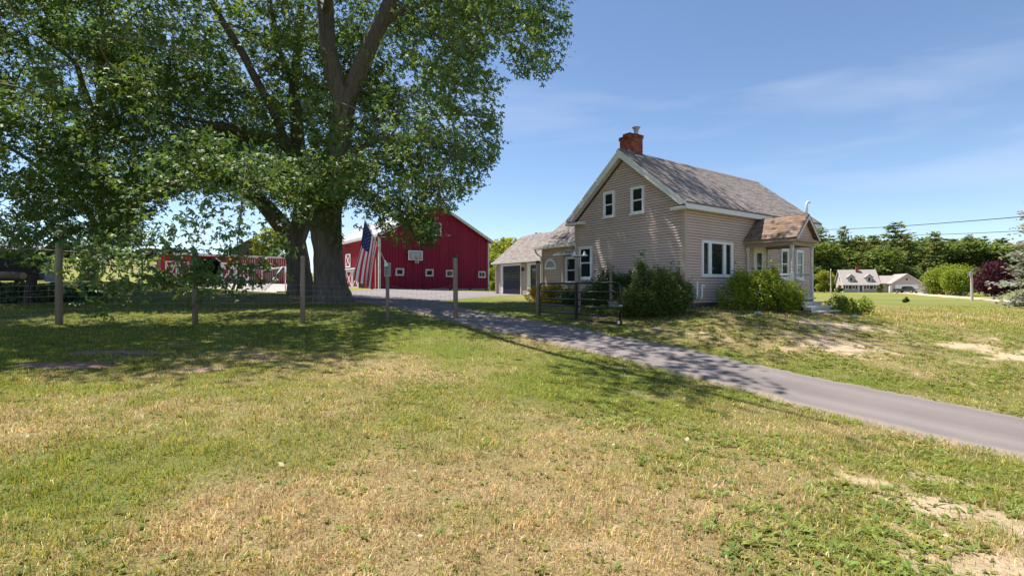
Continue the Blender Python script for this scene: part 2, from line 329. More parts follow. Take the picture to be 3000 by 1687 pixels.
_bx, _tx = drive_dist(xf, yf); on = (xf > _bx - 0.1) & (xf < _tx + 0.1) & (yf < 19) & (yf > 3.5); zf = np.where(on, zf - 0.05, zf)
nx, ny = len(gx), len(gy); ii = (np.arange(ny-1)[:, None]*nx + np.arange(nx-1)[None]).ravel()
gf = np.stack([ii, ii+1, ii+nx+1, ii+nx], 1)
gm = bpy.data.materials.new('ground'); gm.use_nodes = True; MATS['ground'] = gm
n = gm.node_tree; b = n.nodes['Principled BSDF']; b.inputs['Roughness'].default_value = 0.95; b.inputs['Specular IOR Level'].default_value = 0.1
a = n.nodes.new('ShaderNodeAttribute'); a.attribute_name = 'Col'; t = n.nodes.new('ShaderNodeTexCoord')
z1 = n.nodes.new('ShaderNodeTexNoise'); z1.inputs['Scale'].default_value = 38; z1.inputs['Detail'].default_value = 8; z1.inputs['Roughness'].default_value = 0.75; n.links.new(t.outputs['Object'], z1.inputs['Vector'])
mr = n.nodes.new('ShaderNodeMapRange'); mr.inputs[1].default_value = 0.3; mr.inputs[2].default_value = 0.7; mr.inputs[3].default_value = 0.45; mr.inputs[4].default_value = 1.6; n.links.new(z1.outputs['Fac'], mr.inputs[0])
hs = n.nodes.new('ShaderNodeHueSaturation'); n.links.new(a.outputs['Color'], hs.inputs['Color']); n.links.new(mr.outputs[0], hs.inputs['Value']); n.links.new(hs.outputs[0], b.inputs['Base Color'])
bp = n.nodes.new('ShaderNodeBump'); bp.inputs['Strength'].default_value = 0.7; bp.inputs['Distance'].default_value = 0.03; n.links.new(z1.outputs['Fac'], bp.inputs['Height']); n.links.new(bp.outputs[0], b.inputs['Normal'])
obj('ground', nmesh('ground', np.stack([xf, yf, zf], 1), gf, 'ground', ground_col(xf, yf), smooth=True), kind='structure')

def strip(name, A, B, mat_, nu, nv, lift, jag=0.0, seed=1, colf=None):
    """draped sheet between two polylines"""
    def res(P, n):
        P = np.array(P, float); d = np.r_[0, np.cumsum(np.hypot(*np.diff(P, axis=0).T))]; s = np.linspace(0, d[-1], n); return np.stack([np.interp(s, d, P[:, 0]), np.interp(s, d, P[:, 1])], 1)
    a = res(A, nu); c = res(B, nu); t = np.linspace(0, 1, nv)[None, :, None]
    if jag:
        k = (np.arange(nu) % (nu)).astype(float)
        nrm = (c - a) / np.linalg.norm(c - a, axis=1)[:, None]
        a = a + nrm*(fbm(k, k*0, 9, seed)-0.5)[:, None]*jag + nrm*(vn(k, k*0, 2, seed+5)-0.5)[:, None]*jag*0.4
        c = c + nrm*(fbm(k, k*0, 9, seed+3)-0.5)[:, None]*jag + nrm*(vn(k, k*0, 2, seed+8)-0.5)[:, None]*jag*0.4
    g = a[:, None]*(1-t) + c[:, None]*t; x, y = g[..., 0].ravel(), g[..., 1].ravel(); z = gza(x, y) + lift
    z = z.reshape(nu, nv); z[:, 0] -= lift + 0.06; z[:, -1] -= lift + 0.06; g[:, 0] -= 0; z = z.ravel()
    i = (np.arange(nu-1)[:, None]*nv + np.arange(nv-1)[None]).ravel()
    return obj(name, nmesh(name, np.stack([x, y, z], 1), np.stack([i, i+nv, i+nv+1, i+1], 1), mat_, colf(x, y, np.tile(np.linspace(0, 1, nv), nu)) if colf else None, smooth=True), kind='structure')
def worn(x, y, t):
    """worn asphalt: paler wheel tracks, dusty edges, darker patches"""
    k = 0.9 + 0.16*np.exp(-((t-0.27)/0.10)**2) + 0.16*np.exp(-((t-0.73)/0.10)**2) + 0.30*(fbm(x, y, 1.6, 300)-0.5) + 0.18*(fbm(x*0.5+y*0.5, t*6, 0.35, 310)-0.5)
    c = np.array([0.215, 0.184, 0.176])*k[:, None]; e = np.clip(1 - np.minimum(t, 1-t)/0.10, 0, 1)*(0.3+0.9*fbm(x, y, 0.5, 320)); e = np.clip(e, 0, 1)[:, None]*0.75
    return c*(1-e) + np.array([0.38, 0.30, 0.22])*e
strip('driveway', EDGE_L, EDGE_R, 'asphalt_drive', 900, 34, 0.022, 0.17, colf=worn)
strip('barn_yard', [(-8.1, 24.9), (-11.3, 29.0), (-14.5, 33), (-14, 40), (-13.0, 47.2)], [(-3.95, 27.5), (-3.2, 29.8), (-1.6, 32.8), (2.0, 36.2), (1.0, 41.0)], 'asphalt', 60, 40, 0.045)
strip('gravel_yard', [(-15.0, 31.6), (-20, 33.5), (-24, 38), (-29, 44), (-36, 50)], [(-13.9, 39), (-15, 45), (-17, 52), (-22, 58), (-27, 60.5)], 'gravel', 50, 40, 0.06)

# grass blades, thicker near the camera
def grass_blades(n, y0, y1, hmin, hmax, w, seg, seed, xr=1.16, fin=None, fout=None):
    r = np.random.default_rng(seed)
    u = r.random(n); y = (y0**0.35 + u*(y1**0.35 - y0**0.35))**(1/0.35) if y0 > 0 else y0 + u*(y1-y0)
    x = (r.random(n)*2-1)*(xr*y + 1.2)
    d, b, m = lawn(x, y); bx, tx = drive_dist(x, y)
    keep = (r.random(n) > b*0.90) & (r.random(n) > 0.55*ss(0.5, 0.75, vn(x, y, 0.16, 33))) & (r.random(n) > m*0.9) & ~((x > bx+0.10*r.random(n)-0.02) & (x < tx-0.10*r.random(n)+0.02) & (y < 25))
    keep &= ~((x - 6.21)*0.586 - (y-17.9)*0.81 < 0.05) | ~((x-6.21)*0.81 + (y-17.9)*0.586 > 0)     # not inside the house
    if fin: keep &= r.random(n) < ss(fin[0], fin[1], y)
    if fout: keep &= r.random(n) < 1 - ss(fout[0], fout[1], y)
    x, y, d, b = x[keep], y[keep], d[keep], b[keep]; n = len(x); z = gza(x, y) + 0.03*(fbm(x, y, 0.8, 9)-0.5) - 0.004
    isdry = r.random(n) < np.clip(d*1.05 - 0.10 + 0.5*(vn(x, y, 0.4, 37)-0.5), 0.05, 0.92)
    v = 0.5 + 0.95*r.random(n); tone = 0.72 + 0.7*fbm(x, y, 0.22, 70, 2)
    pick = r.random(n); dryc = np.where((pick < 0.34)[:, None], np.array([0.58, 0.475, 0.25]), np.where((pick < 0.8)[:, None], np.array([0.42, 0.325, 0.14]), np.array([0.34, 0.20, 0.11])))
    grn = np.where((pick < 0.4)[:, None], np.array([0.30, 0.285, 0.048]), np.where((pick < 0.8)[:, None], np.array([0.195, 0.225, 0.036]), np.array([0.12, 0.185, 0.045])))
    c = np.where(isdry[:, None], dryc, grn)*(v*tone)[:, None]
    h = (hmin + (hmax-hmin)*r.random(n)**1.5)*(0.45+1.15*fbm(x, y, 0.30, 3, 2)); h *= np.where(isdry, 0.85, 1.05)*np.where(r.random(n) < 0.05, 1.9, 1.0)
    a = r.random(n)*6.283; dx, dy = np.cos(a), np.sin(a); ln = h*(0.25 + 0.9*r.random(n)); wx, wy = -dy*w/2*(0.7+0.6*r.random(n)), dx*w/2
    p = np.stack([x, y, z], 1); wv = np.stack([wx, wy, np.zeros(n)], 1); dv = np.stack([dx, dy, np.zeros(n)], 1); up = np.array([0, 0, 1.0])
    tip = p + dv*ln[:, None] + up*h[:, None]*np.clip(1.05-0.35*ln/h, 0.5, 1)[:, None]
    if seg == 1:
        V = np.stack([p-wv, p+wv, tip], 1).reshape(-1, 3); Fc = np.arange(3*n).reshape(n, 3); C = np.repeat(c, 3, 0)
    else:
        mid = p + dv*ln[:, None]*0.3 + up*h[:, None]*0.6
        V = np.stack([p-wv, p+wv, mid-wv*0.8, mid+wv*0.8, tip], 1).reshape(-1, 3); k = np.arange(n)[:, None]*5
        Fc = np.concatenate([k+np.array([[0, 1, 3]]), k+np.array([[0, 3, 2]]), k+np.array([[2, 3, 4]])]); C = np.repeat(c, 5, 0)
    return V, Fc, C
def right_blades():
    v, f, c = grass_blades(170000, 14.0, 46.0, 0.04, 0.12, 0.03, 1, 4, fin=(14, 20)); x = v[:, 0].reshape(-1, 3).mean(1); y = v[:, 1].reshape(-1, 3).mean(1); k = (x > 5) & ((x-14)*0.81 + (y-23.8)*0.586 > -3.5) | ((x > 5) & (y < 19)); v = v.reshape(-1, 3, 3)[k].reshape(-1, 3); c = c.reshape(-1, 3, 3)[k].reshape(-1, 3); return v, np.arange(len(v)).reshape(-1, 3), c
def merge(parts):
    o = 0; V = []; Fc = []; C = []
    for v, f, c in parts: V.append(v); Fc.append(f + o); C.append(c); o += len(v)
    return np.concatenate(V), np.concatenate(Fc), np.concatenate(C)
v, f, c = merge([grass_blades(370000, 1.6, 9.5, 0.020, 0.065, 0.0045, 3, 1, fout=(4.5, 9.5)), grass_blades(400000, 3.6, 22.0, 0.03, 0.08, 0.0115, 1, 2, fin=(3.6, 8.5)), right_blades()])
obj('lawn_grass', nmesh('lawn_grass', v, f, 'grass', c), label='short patchy half dry grass covering the front lawn', cat='grass', kind='stuff')
# broad leaved weeds in loose patches
def weeds(n, seed):
    r = np.random.default_rng(seed); y = 2.2 + 15*r.random(n)**1.7; x = (r.random(n)*2-1)*(1.15*y + 1)
    d, b, m = lawn(x, y); bx, tx = drive_dist(x, y)
    dens = ss(0.55, 0.72, fbm(x, y, 1.1, 91)) * (0.42 + 0.2*ss(-1, 2, x)) + 0.06
    dens += 0.75*ss(0.38, 0.6, fbm(x, y, 0.9, 95))*np.clip(gauss(x, y, 3.4, 4.6, 1.8, 2.2)*0.9 + ss(0.2, 1.0, x-tx)*ss(19, 14, y), 0, 1)
    dens *= 1 - 0.75*b; ok = (r.random(n) < dens) & ~((x > bx-0.05) & (x < tx+0.05)) & (((x-6.21)*0.586 - (y-17.9)*0.81 > 0.3) | (y < 16))
    x, y = x[ok], y[ok]; n = len(x); z = gza(x, y); V = []; Q = []; C = []; o = 0
    for i in range(n):
        k = r.integers(4, 8); L = r.uniform(0.03, 0.075)*(1.05 if x[i] > 1.2 else 0.8)*(1+0.04*y[i]); g = np.array([0.11, 0.165, 0.034])*r.uniform(0.7, 1.7)*np.array([r.uniform(0.9, 1.5), 1, 1])
        for q in range(k):
            a = r.random()*6.283; e = r.uniform(0.15, 0.9); w = L*r.uniform(0.10, 0.20); dx, dy = math.cos(a), math.sin(a); l = L*r.uniform(0.6, 1.1)
            b0 = np.array([x[i], y[i], z[i]]); md = b0 + np.array([dx, dy, e])*l*0.5; tp = b0 + np.array([dx*1.0, dy*1.0, e*0.7])*l; wv = np.array([-dy, dx, r.uniform(-.3, .3)])*w
            V += [b0, md+wv, tp, md-wv]; Q.append((o, o+1, o+2, o+3)); o += 4; C += [g]*4
    return np.array(V), np.array(Q), np.array(C)
v, f, c = weeds(52000, 5)
obj('lawn_weeds', nmesh('lawn_weeds', v, f, 'grass', c), label='low broad leaved green weeds scattered in the lawn', cat='weeds', kind='stuff')

r = np.random.default_rng(31); y = 2.4 + 11*r.random(80)**1.6; x = (r.random(80)*2-1)*(1.1*y); _b, _t = drive_dist(x, y); ok = (x < _b-0.1) | (x > _t+0.1); P = np.stack([x, y, gza(x, y)+0.035], 1)[ok]; n_ = len(P)
a_ = r.random(n_)*6.283; s_ = (0.014+0.02*r.random(n_))[:, None]; d_ = np.stack([np.cos(a_), np.sin(a_), r.normal(0, 0.35, n_)], 1)*s_; p_ = np.stack([-np.sin(a_), np.cos(a_), r.normal(0, 0.5, n_)], 1)*s_*0.6
v = np.stack([P-d_, P+p_, P+d_, P-p_], 1).reshape(-1, 3); cc = np.where((r.random(n_) < 0.6)[:, None], np.array([0.55, 0.5, 0.40]), np.array([0.30, 0.19, 0.09]))
obj('fallen_leaves', nmesh('fallen_leaves', v, np.arange(4*n_).reshape(n_, 4), 'grass', np.repeat(cc, 4, 0)), label='few pale dry leaves fallen on the front lawn', cat='leaves', kind='stuff')
# ---------------------------------------------------------------- building helpers
def pbox(mb, pl, u0, u1, o0, o1, z0, z1, mi=0):
    return mb.hexa([pl(u0,o0,z0), pl(u1,o0,z0), pl(u1,o1,z0), pl(u0,o1,z0), pl(u0,o0,z1), pl(u1,o0,z1), pl(u1,o1,z1), pl(u0,o1,z1)], mi)
def siding(parent, pl, lo, hi, z0, z1, ex=0.1016, m='siding', name='siding_board', lip=0.034, gp=0.017):
    """one wedge shaped clapboard per course, its lower edge proud"""
    z = z0
    while z < z1 - 0.01:
        t = min(z + ex, z1); a0, a1, b0, b1 = lo(z), hi(z), lo(t), hi(t)
        if a1 - a0 < 0.05: break
        if b1 < b0: b0 = b1 = (b0 + b1) / 2
        j = random.uniform(-0.002, 0.002)
        mb = MB(); mb.add([pl(a0,0,z+gp), pl(a1,0,z+gp), pl(a0,lip+j,z+gp), pl(a1,lip+j,z+gp), pl(b0,0.006,t), pl(b1,0.006,t), pl(b0,0,t), pl(b1,0,t)],
                          [(0,1,3,2), (2,3,5,4), (4,5,7,6), (0,2,4,6), (1,7,5,3)])
        mb.build(name, m, parent); z = t
def window(parent, pl, u0, u1, z0, z1, rows=2, cols=1, trim=0.085, m='vinyl_white', sill=True, proud=0.085, name='window', curtain=False):
    mb = MB(); w = trim
    pbox(mb, pl, u0, u0+w, 0, proud, z0, z1); pbox(mb, pl, u1-w, u1, 0, proud, z0, z1); pbox(mb, pl, u0+w, u1-w, 0, proud, z1-w, z1); pbox(mb, pl, u0+w, u1-w, 0, proud, z0, z0+w)
    o = mb.build(name, m, parent)
    if sill: s = MB(); pbox(s, pl, u0-0.03, u1+0.03, proud+0.002, proud+0.05, z0-0.03, z0+0.025); s.build('sill', m, o)
    iu0, iu1, iz0, iz1 = u0+w, u1-w, z0+w, z1-w; dz = (iz1-iz0)/rows; du = (iu1-iu0)/cols
    for r in range(rows):
        for c in range(cols):
            a, b, lo, hi = iu0+c*du, iu0+(c+1)*du, iz0+r*dz, iz0+(r+1)*dz; q = 0.028; p = proud-0.022 - (0 if r else 0.012)
            s = MB(); pbox(s, pl, a, a+q, 0.005, p, lo, hi); pbox(s, pl, b-q, b, 0.005, p, lo, hi); pbox(s, pl, a+q, b-q, 0.005, p, lo, lo+q); pbox(s, pl, a+q, b-q, 0.005, p, hi-q, hi); s.build('sash', m, o)
            g = MB(); pbox(g, pl, a+q, b-q, 0.006, p-0.012, lo+q, hi-q); g.build('pane', 'glass', o)
    return o
def frame3(O, U, V):
    O = Vector(O); U = Vector(U).normalized(); V = Vector(V).normalized(); N = U.cross(V).normalized()
    if N.z < 0: N = -N
    return lambda u, v, o: O + U*u + V*v + N*o
def shingles(parent, pl, u_lo, u_hi, vlen, ex=0.14, tab=0.30, m='shingle', near=0, order=None, base=0.0):
    """overlapping tabs in staggered courses; the `near` first in order are single parts, the rest one part"""
    tabs = []; k = 0; v = 0.0
    while v < vlen - 0.01:
        a = u_lo(v); b = u_hi(v); t = min(v + ex, vlen); x = a - (k % 3) * tab / 3 - random.uniform(0, 0.05)
        while x < b:
            c0 = max(x, a); c1 = min(x + tab - 0.006, b)
            if c1 - c0 > 0.03: tabs.append((c0, c1, v - random.uniform(0, 0.008), t + 0.02, 0.014 + random.uniform(-0.003, 0.004)))
            x += tab
        v = t; k += 1
    if order: tabs.sort(key=order)
    def put(mb, q):
        c0, c1, v0, v1, h = q; h += base
        mb.add([pl(c0,v0,base), pl(c1,v0,base), pl(c0,v0,h), pl(c1,v0,h), pl(c0,v1,base+0.004), pl(c1,v1,base+0.004)], [(0,1,3,2), (2,3,5,4), (0,2,4), (1,5,3)])
    for q in tabs[:near]: mb = MB(); put(mb, q); mb.build('shingle', m, parent)
    if tabs[near:]:
        mb = MB()
        for q in tabs[near:]: put(mb, q)
        mb.build('shingles', m, parent, kind='stuff')
def gutter(parent, a, b, down, name='gutter', m='cream_trim', w=0.11):
    mb = MB(); mb.beam(a, b, w, w*0.9); mb.build(name, m, parent)

# ---------------------------------------------------------------- farmhouse: local x along the front wall, y along the gable wall, z from 0.7 m below the eye
RZ = R(35.9); HL = (6.21, 17.9, E - 0.7)
def hw(s, t, z=0.0):                                        # farmhouse local to world
    c, q = math.cos(RZ), math.sin(RZ); return Vector((HL[0] + c*s - q*t, HL[1] + q*s + c*t, HL[2] + z))
house = thing('farmhouse', 'tan clapboard farmhouse with a steep shingled roof, brick chimney and small gabled porch', 'house', HL, RZ)
Ls, Lt = 10.1, 5.73; zb = 0.143; ze = 3.62; zeave = 3.62; zr = 6.27; OV = 0.30; OE = 0.25; mid = Lt/2
pit = (zr - 3.76) / (mid + OE)                              # roof rise per metre
def roofz(t): return zr - abs(t - mid) * pit
core = MB(); core.prism([(0.03, 0.03, 0.1), (0.03, Lt-0.03, 0.1), (0.03, Lt-0.03, 3.62), (0.03, mid, zr-0.25), (0.03, 0.03, 3.62)], (Ls-0.06, 0, 0)); wall_core = core.build('wall', 'wall_core', house)
fd = MB(); fd.box(0.06, Ls-0.06, 0.06, Lt-0.06, -0.9, zb+0.02); fd.build('foundation', 'foundation', house)
plG = lambda u, o, z: (0.03 - o, u, z)                      # gable wall
plF = lambda u, o, z: (u, 0.03 - o, z)                      # front wall
lim = lambda z: max(0.02, (z - 3.55) / pit) if z > 3.55 else 0.02
siding(wall_core, plG, lambda z: lim(z) + (0.09 if z < 3.5 else 0), lambda z: Lt - lim(z) - (0.09 if z < 3.5 else 0), zb, zr - 0.2)
siding(wall_core, plF, lambda z: 0.11, lambda z: Ls - 0.11, zb, 3.62)
# corner boards
for (s0, s1, t0, t1) in ((-0.006, 0.11, -0.006, 0.11), (-0.006, 0.11, Lt-0.11, Lt+0.006), (Ls-0.11, Ls+0.006, -0.006, 0.11)):
    mb = MB(); mb.box(s0-(0.01 if s0 < 0 else 0), s1, t0-(0.01 if t0 < 0 else 0), t1, zb, 3.60); mb.build('corner_board', 'siding_trim', house)
# roof
roof = MB()
for sg in (0, 1):
    t0 = -OE if sg == 0 else Lt + OE; z0 = roofz(t0)
    roof.hexa([(-OV, t0, z0-0.07), (Ls+OV, t0, z0-0.07), (Ls+OV, mid, zr-0.07), (-OV, mid, zr-0.07), (-OV, t0, z0), (Ls+OV, t0, z0), (Ls+OV, mid, zr), (-OV, mid, zr)])
roof = roof.build('roof', 'shingle', house)
vl = math.hypot(mid + OE, zr - roofz(-OE))
plR = frame3((-OV, -OE, roofz(-OE)), (1, 0, 0), (0, mid + OE, zr - roofz(-OE)))
shingles(roof, plR, lambda v: -0.015, lambda v: Ls + 2*OV + 0.015, vl, near=290, order=lambda q: q[0]*1.0 + q[2]*0.6, base=0.003)
plB = frame3((-OV, Lt+OE, roofz(-OE)), (1, 0, 0), (0, -mid-OE, zr - roofz(-OE)))
rc = MB(); rc.prism([(-OV-0.02, mid-0.13, zr-0.075), (-OV-0.02, mid, zr+0.035), (-OV-0.02, mid+0.13, zr-0.075), (-OV-0.02, mid, zr+0.012)], (Ls+2*OV+0.04, 0, 0)); rc.build('ridge_cap', 'shingle', roof)
# rake boards, soffits, fascias and cornice returns
for sg in (0, 1):
    t0 = -OE if sg == 0 else Lt + OE; z0 = roofz(t0) - 0.072; zt = zr - 0.072; yo = 0.0
    for s, nm in ((-OV, 'rake_board'), (Ls+OV-0.03, 'rake_board')):
        mb = MB(); mb.prism([(s, t0, z0), (s, mid, zt), (s, mid, zt-0.25), (s, t0 + (0.26 if sg == 0 else -0.26), z0-0.02)], (0.03, 0, 0)); mb.build(nm, 'white_paint', house)
        mb = MB(); so = -0.022 if s < 0 else 0.031; mb.prism([(s+so, t0, z0+0.06), (s+so, mid, zt+0.06), (s+so, mid, zt-0.05), (s+so, t0, z0-0.05)], (0.022, 0, 0)); mb.build('rake_moulding', 'white_paint', house)
    mb = MB(); mb.hexa([(-OV+0.03, t0+(0.2 if sg == 0 else -0.2), z0-0.03), (-0.0, t0+(0.2 if sg == 0 else -0.2), z0-0.03), (-0.0, mid, zt-0.19), (-OV+0.03, mid, zt-0.19),
                        (-OV+0.03, t0+(0.2 if sg == 0 else -0.2), z0+0.0), (-0.0, t0+(0.2 if sg == 0 else -0.2), z0+0.0), (-0.0, mid, zt-0.16), (-OV+0.03, mid, zt-0.16)]); mb.build('rake_soffit', 'cream_trim', house)
    td = 1 if sg == 0 else -1
    mb = MB(); mb.box(-OV+0.002, Ls+OV-0.002, min(t0, t0+0.03*td), max(t0, t0+0.03*td), z0-0.17, z0+0.02); mb.build('fascia', 'white_paint', house)
    mb = MB(); mb.box(-OV+0.03, Ls+OV-0.03, min(t0+0.03*td, -0.0 if sg == 0 else Lt), max(t0+0.03*td, 0.0 if sg == 0 else Lt), z0-0.165, z0-0.14); mb.build('soffit', 'cream_trim', house)
    tr = 0.40 if sg == 0 else Lt - 0.67; a, b = (t0-0.05*td, tr); a, b = min(a, b), max(a, b)
    mb = MB(); mb.box(-OV-0.03, -0.0, a, b, z0-0.19, z0-0.115); mb.prism([(-OV-0.05, a, z0-0.113), (-OV-0.05, a, z0-0.09), (-0.02, a, z0-0.045), (-0.02, a, z0-0.113)], (0, b-a, 0)); mb.build('cornice_return', 'white_paint', house)
# windows
window(house, plG, 1.817, 2.473, 3.61, 4.70); window(house, plG, 3.35, 3.96, 3.63, 4.72); wl = window(house, plG, 4.645, 5.44, 1.084, 2.516)
mb = MB(); pw = mb; zz0, zz1 = 1.103, 2.48
for a, b in ((0.989, 1.09), (1.40, 1.60), (2.38, 2.57), (2.92, 3.077)): pbox(mb, plF, a, b, 0, 0.08, zz0, zz1)
for a, b in ((1.09, 1.40), (1.60, 2.38), (2.57, 2.92)): pbox(mb, plF, a, b, 0, 0.08, zz0, zz0+0.12); pbox(mb, plF, a, b, 0, 0.08, zz1-0.10, zz1)
pw = mb.build('picture_window', 'vinyl_white', house)
for a, b in ((1.09, 1.40), (1.60, 2.38), (2.57, 2.92)): g = MB(); pbox(g, plF, a, b, 0.004, 0.036, zz0+0.12, zz1-0.10); g.build('pane', 'glass', pw)
window(house, plF, 6.93, 7.60, 1.08, 2.44); window(house, plF, 8.32, 9.0, 1.08, 2.44)
# door under the porch
mb = MB()
for a, b, c, d in ((4.62, 4.72, 0.334, 2.47), (5.50, 5.60, 0.334, 2.47), (4.72, 5.50, 2.37, 2.47)): pbox(mb, plF, a, b, 0, 0.075, c, d)
dr = mb.build('door', 'cream_trim', house)
mb = MB(); pbox(mb, plF, 4.72, 4.92, 0, 0.05, 0.34, 2.37); pbox(mb, plF, 5.32, 5.50, 0, 0.05, 0.34, 2.37); pbox(mb, plF, 4.92, 5.32, 0, 0.05, 0.34, 0.80); pbox(mb, plF, 4.92, 5.32, 0, 0.05, 2.15, 2.37); mb.build('door_leaf', 'cream_trim', dr)
mb = MB(); pbox(mb, plF, 4.92, 5.32, 0, 0.034, 0.80, 2.15); mb.build('door_glass', 'glass', dr)
mb = MB(); mb.lathe([(0.0, 0), (0.028, 0.0), (0.03, 0.02), (0.02, 0.05), (0.0, 0.055)], (4.80, -0.06, 1.30), 10); mb.build('door_handle', 'metal', dr, smooth=True)
# chimney
cs0, cs1, ct0, ct1, cz0, cz1 = 0.35, 0.85, 2.60, 3.39, 5.75, 7.03
mb = MB(); mb.box(cs0+0.012, cs1-0.012, ct0+0.012, ct1-0.012, cz0, cz1-0.05); chim = mb.build('chimney', 'mortar', house)
bm = {}
def brick(x0, x1, y0, y1, z, top=False):
    mb = MB(); e = random.uniform(0, 0.004); mb.box(x0-e, x1+e, y0-e, y1+e, z, z+0.057); mb.build('brick', 'brick', chim)
z = cz0; k = 0
while z < cz1 - 0.06:
    off = 0.03 if z > cz1 - 0.22 else 0.0                    # corbelled head
    a0, a1, b0, b1 = cs0-off, cs1+off, ct0-off, ct1+off; d = 0.10
    if k % 2: rows = ((a0, a1, b0, b0+d, 'x'), (a0, a1, b1-d, b1, 'x'), (a0, a0+d, b0+d+.012, b1-d-.012, 'y'), (a1-d, a1, b0+d+.012, b1-d-.012, 'y'))
    else: rows = ((a0, a0+d, b0, b1, 'y'), (a1-d, a1, b0, b1, 'y'), (a0+d+.012, a1-d-.012, b0, b0+d, 'x'), (a0+d+.012, a1-d-.012, b1-d, b1, 'x'))
    for x0, x1, y0, y1, ax in rows:
        L = (x1-x0) if ax == 'x' else (y1-y0); nb = max(1, round(L / 0.21)); st = L / nb
        for q in range(nb):
            g = 0.014 if q < nb-1 else 0
            if ax == 'x': brick(x0+q*st, x0+(q+1)*st-g, y0, y1, z)
            else: brick(x0, x1, y0+q*st, y0+(q+1)*st-g, z)
    z += 0.072; k += 1
mb = MB(); mb.box(cs0+0.05, cs0+0.42, ct0+0.30, ct1-0.12, cz1-0.06, cz1+0.06); mb.build('chimney_crown', 'brick', chim)
mb = MB(); c = (cs0+0.30, ct0+0.17, cz1-0.05); mb.lathe([(0.085, 0), (0.085, 0.16), (0.105, 0.18), (0.105, 0.20), (0.10, 0.21), (0.15, 0.29), (0.17, 0.295), (0.17, 0.32), (0.02, 0.335)], c, 20); mb.build('flue_cap', 'galv', chim, smooth=False)
for i in range(5):                                           # stepped lead flashing on the gable side
    t = ct0 + 0.02 + i*0.105; z0 = roofz(t) if t < mid else roofz(t); mb = MB(); mb.box(cs0-0.016, cs0-0.005, t, t+0.085, z0-0.02, z0+0.16-0.02*(i % 2)); mb.build('flashing', 'galv', chim)
mb = MB(); mb.box(cs0-0.01, cs1+0.02, ct0-0.03, ct0-0.012, roofz(ct0)-0.02, roofz(ct0)+0.05); mb.build('flashing', 'galv', chim)
# plumbing on the outside
mb = MB(); p = Vector((9.88, 0.2, roofz(0.2)-0.05)); mb.tube([p, p+Vector((0,0,0.62)), p+Vector((0.02,-0.01,0.70)), p+Vector((0.07,-0.03,0.74)), p+Vector((0.13,-0.05,0.73)), p+Vector((0.16,-0.06,0.69))], 0.055, 14); mb.build('vent_pipe', 'vinyl_white', house, smooth=True)
for s, h, hook in ((0.42, 0.62, False), (0.72, 0.42, True)):
    a = Vector((s, -0.02, zb+0.17)); pts = [a, a+Vector((0.0,-0.10,0.0)), a+Vector((0.02,-0.16,0.02)), a+Vector((0.03,-0.17,0.08)), a+Vector((0.03,-0.17,h))]
    if hook: pts += [a+Vector((0.05,-0.17,h+0.05)), a+Vector((0.10,-0.17,h+0.07)), a+Vector((0.15,-0.17,h+0.05)), a+Vector((0.165,-0.17,h-0.02))]
    mb = MB(); mb.tube(pts, 0.035, 12); mb.build('exhaust_pipe', 'vinyl_white', house, smooth=True)

# porch
pS0, pS1, pD = 4.1, 5.7, 1.8; dz = 0.334; ph = thing('porch_steps', 'white painted wooden steps in front of the small gabled porch', 'steps', HL, RZ)
mb = MB(); mb.box(pS0-0.12, pS1+0.12, -pD-0.12, 0.0, dz-0.07, dz); porch = mb.build('porch', 'white_worn', house)
mb = MB(); mb.box(pS0-0.06, pS1+0.06, -pD-0.05, -0.0, -0.5, dz-0.072); mb.build('porch_skirt', 'concrete', porch)
for i in range(3):
    zt = dz - 0.155*(i+1); y1 = -pD-0.125-0.30*i; y0 = y1-0.32
    mb = MB(); mb.box(pS0-0.10+0.02*i, pS1+0.02, y0, y1+0.02, zt-0.05, zt); mb.build('tread', 'white_worn', ph)
    mb = MB(); mb.box(pS0-0.04, pS1-0.02, y0+0.06, y1, zt-0.32 if i == 2 else zt-0.152, zt-0.052); mb.build('riser', 'grey_wood' if i == 5 else 'white_worn', ph)
def porch_post(s, t, z1):
    mb = MB(); r = 0.052; mb.box(s-r, s+r, t-r, t+r, dz, dz+0.95)
    mb.lathe([(0.055, 0.95), (0.035, 1.0), (0.05, 1.05), (0.032, 1.10), (0.042, 1.2), (0.046, 1.5), (0.04, 1.78), (0.05, 1.82), (0.05, 1.83)], (s, t, dz), 14)
    mb.box(s-r, s+r, t-r, t+r, dz+1.83, z1); o = mb.build('porch_post', 'white_worn', porch)
    return o
for s, t in ((pS0, -0.07), (pS0, -pD), (pS1, -pD), (pS1, -0.07)): porch_post(s, t, dz+2.0)
zbm = 2.32; mb = MB()
mb.box(pS0-0.06, pS0+0.06, -pD+0.06, -0.0, zbm, zbm+0.17); mb.box(pS1-0.06, pS1+0.06, -pD+0.06, -0.0, zbm, zbm+0.17); mb.box(pS0-0.06, pS1+0.06, -pD-0.06, -pD+0.06, zbm-0.002, zbm+0.168); mb.build('porch_beam', 'porch_trim', porch)
o_ = 0.20; e0, e1 = pS0-o_, pS1+o_; pm = (pS0+pS1)/2; ez = 2.56; pz = 3.53; pf = -pD-0.25
mb = MB(); mb.box(e0+0.01, e1-0.01, pf+0.05, -0.0, ez-0.09, ez+0.01); mb.build('porch_cornice', 'porch_trim', porch)
mb = MB(); mb.prism([(e0+0.12, -pD-0.05, ez+0.012), (pm, -pD-0.05, pz-0.14), (e1-0.12, -pD-0.05, ez+0.012)], (0, 0.06, 0)); pg = mb.build('porch_gable', 'siding_trim', porch)
plP = lambda u, o, z: (u, -pD-0.05 - o, z); sp = (pz-0.14-ez) / (pm-e0-0.12)
siding(pg, plP, lambda z: e0+0.12+(z-ez)/sp, lambda z: e1-0.12-(z-ez)/sp, ez+0.012, pz-0.2)
pr = MB()
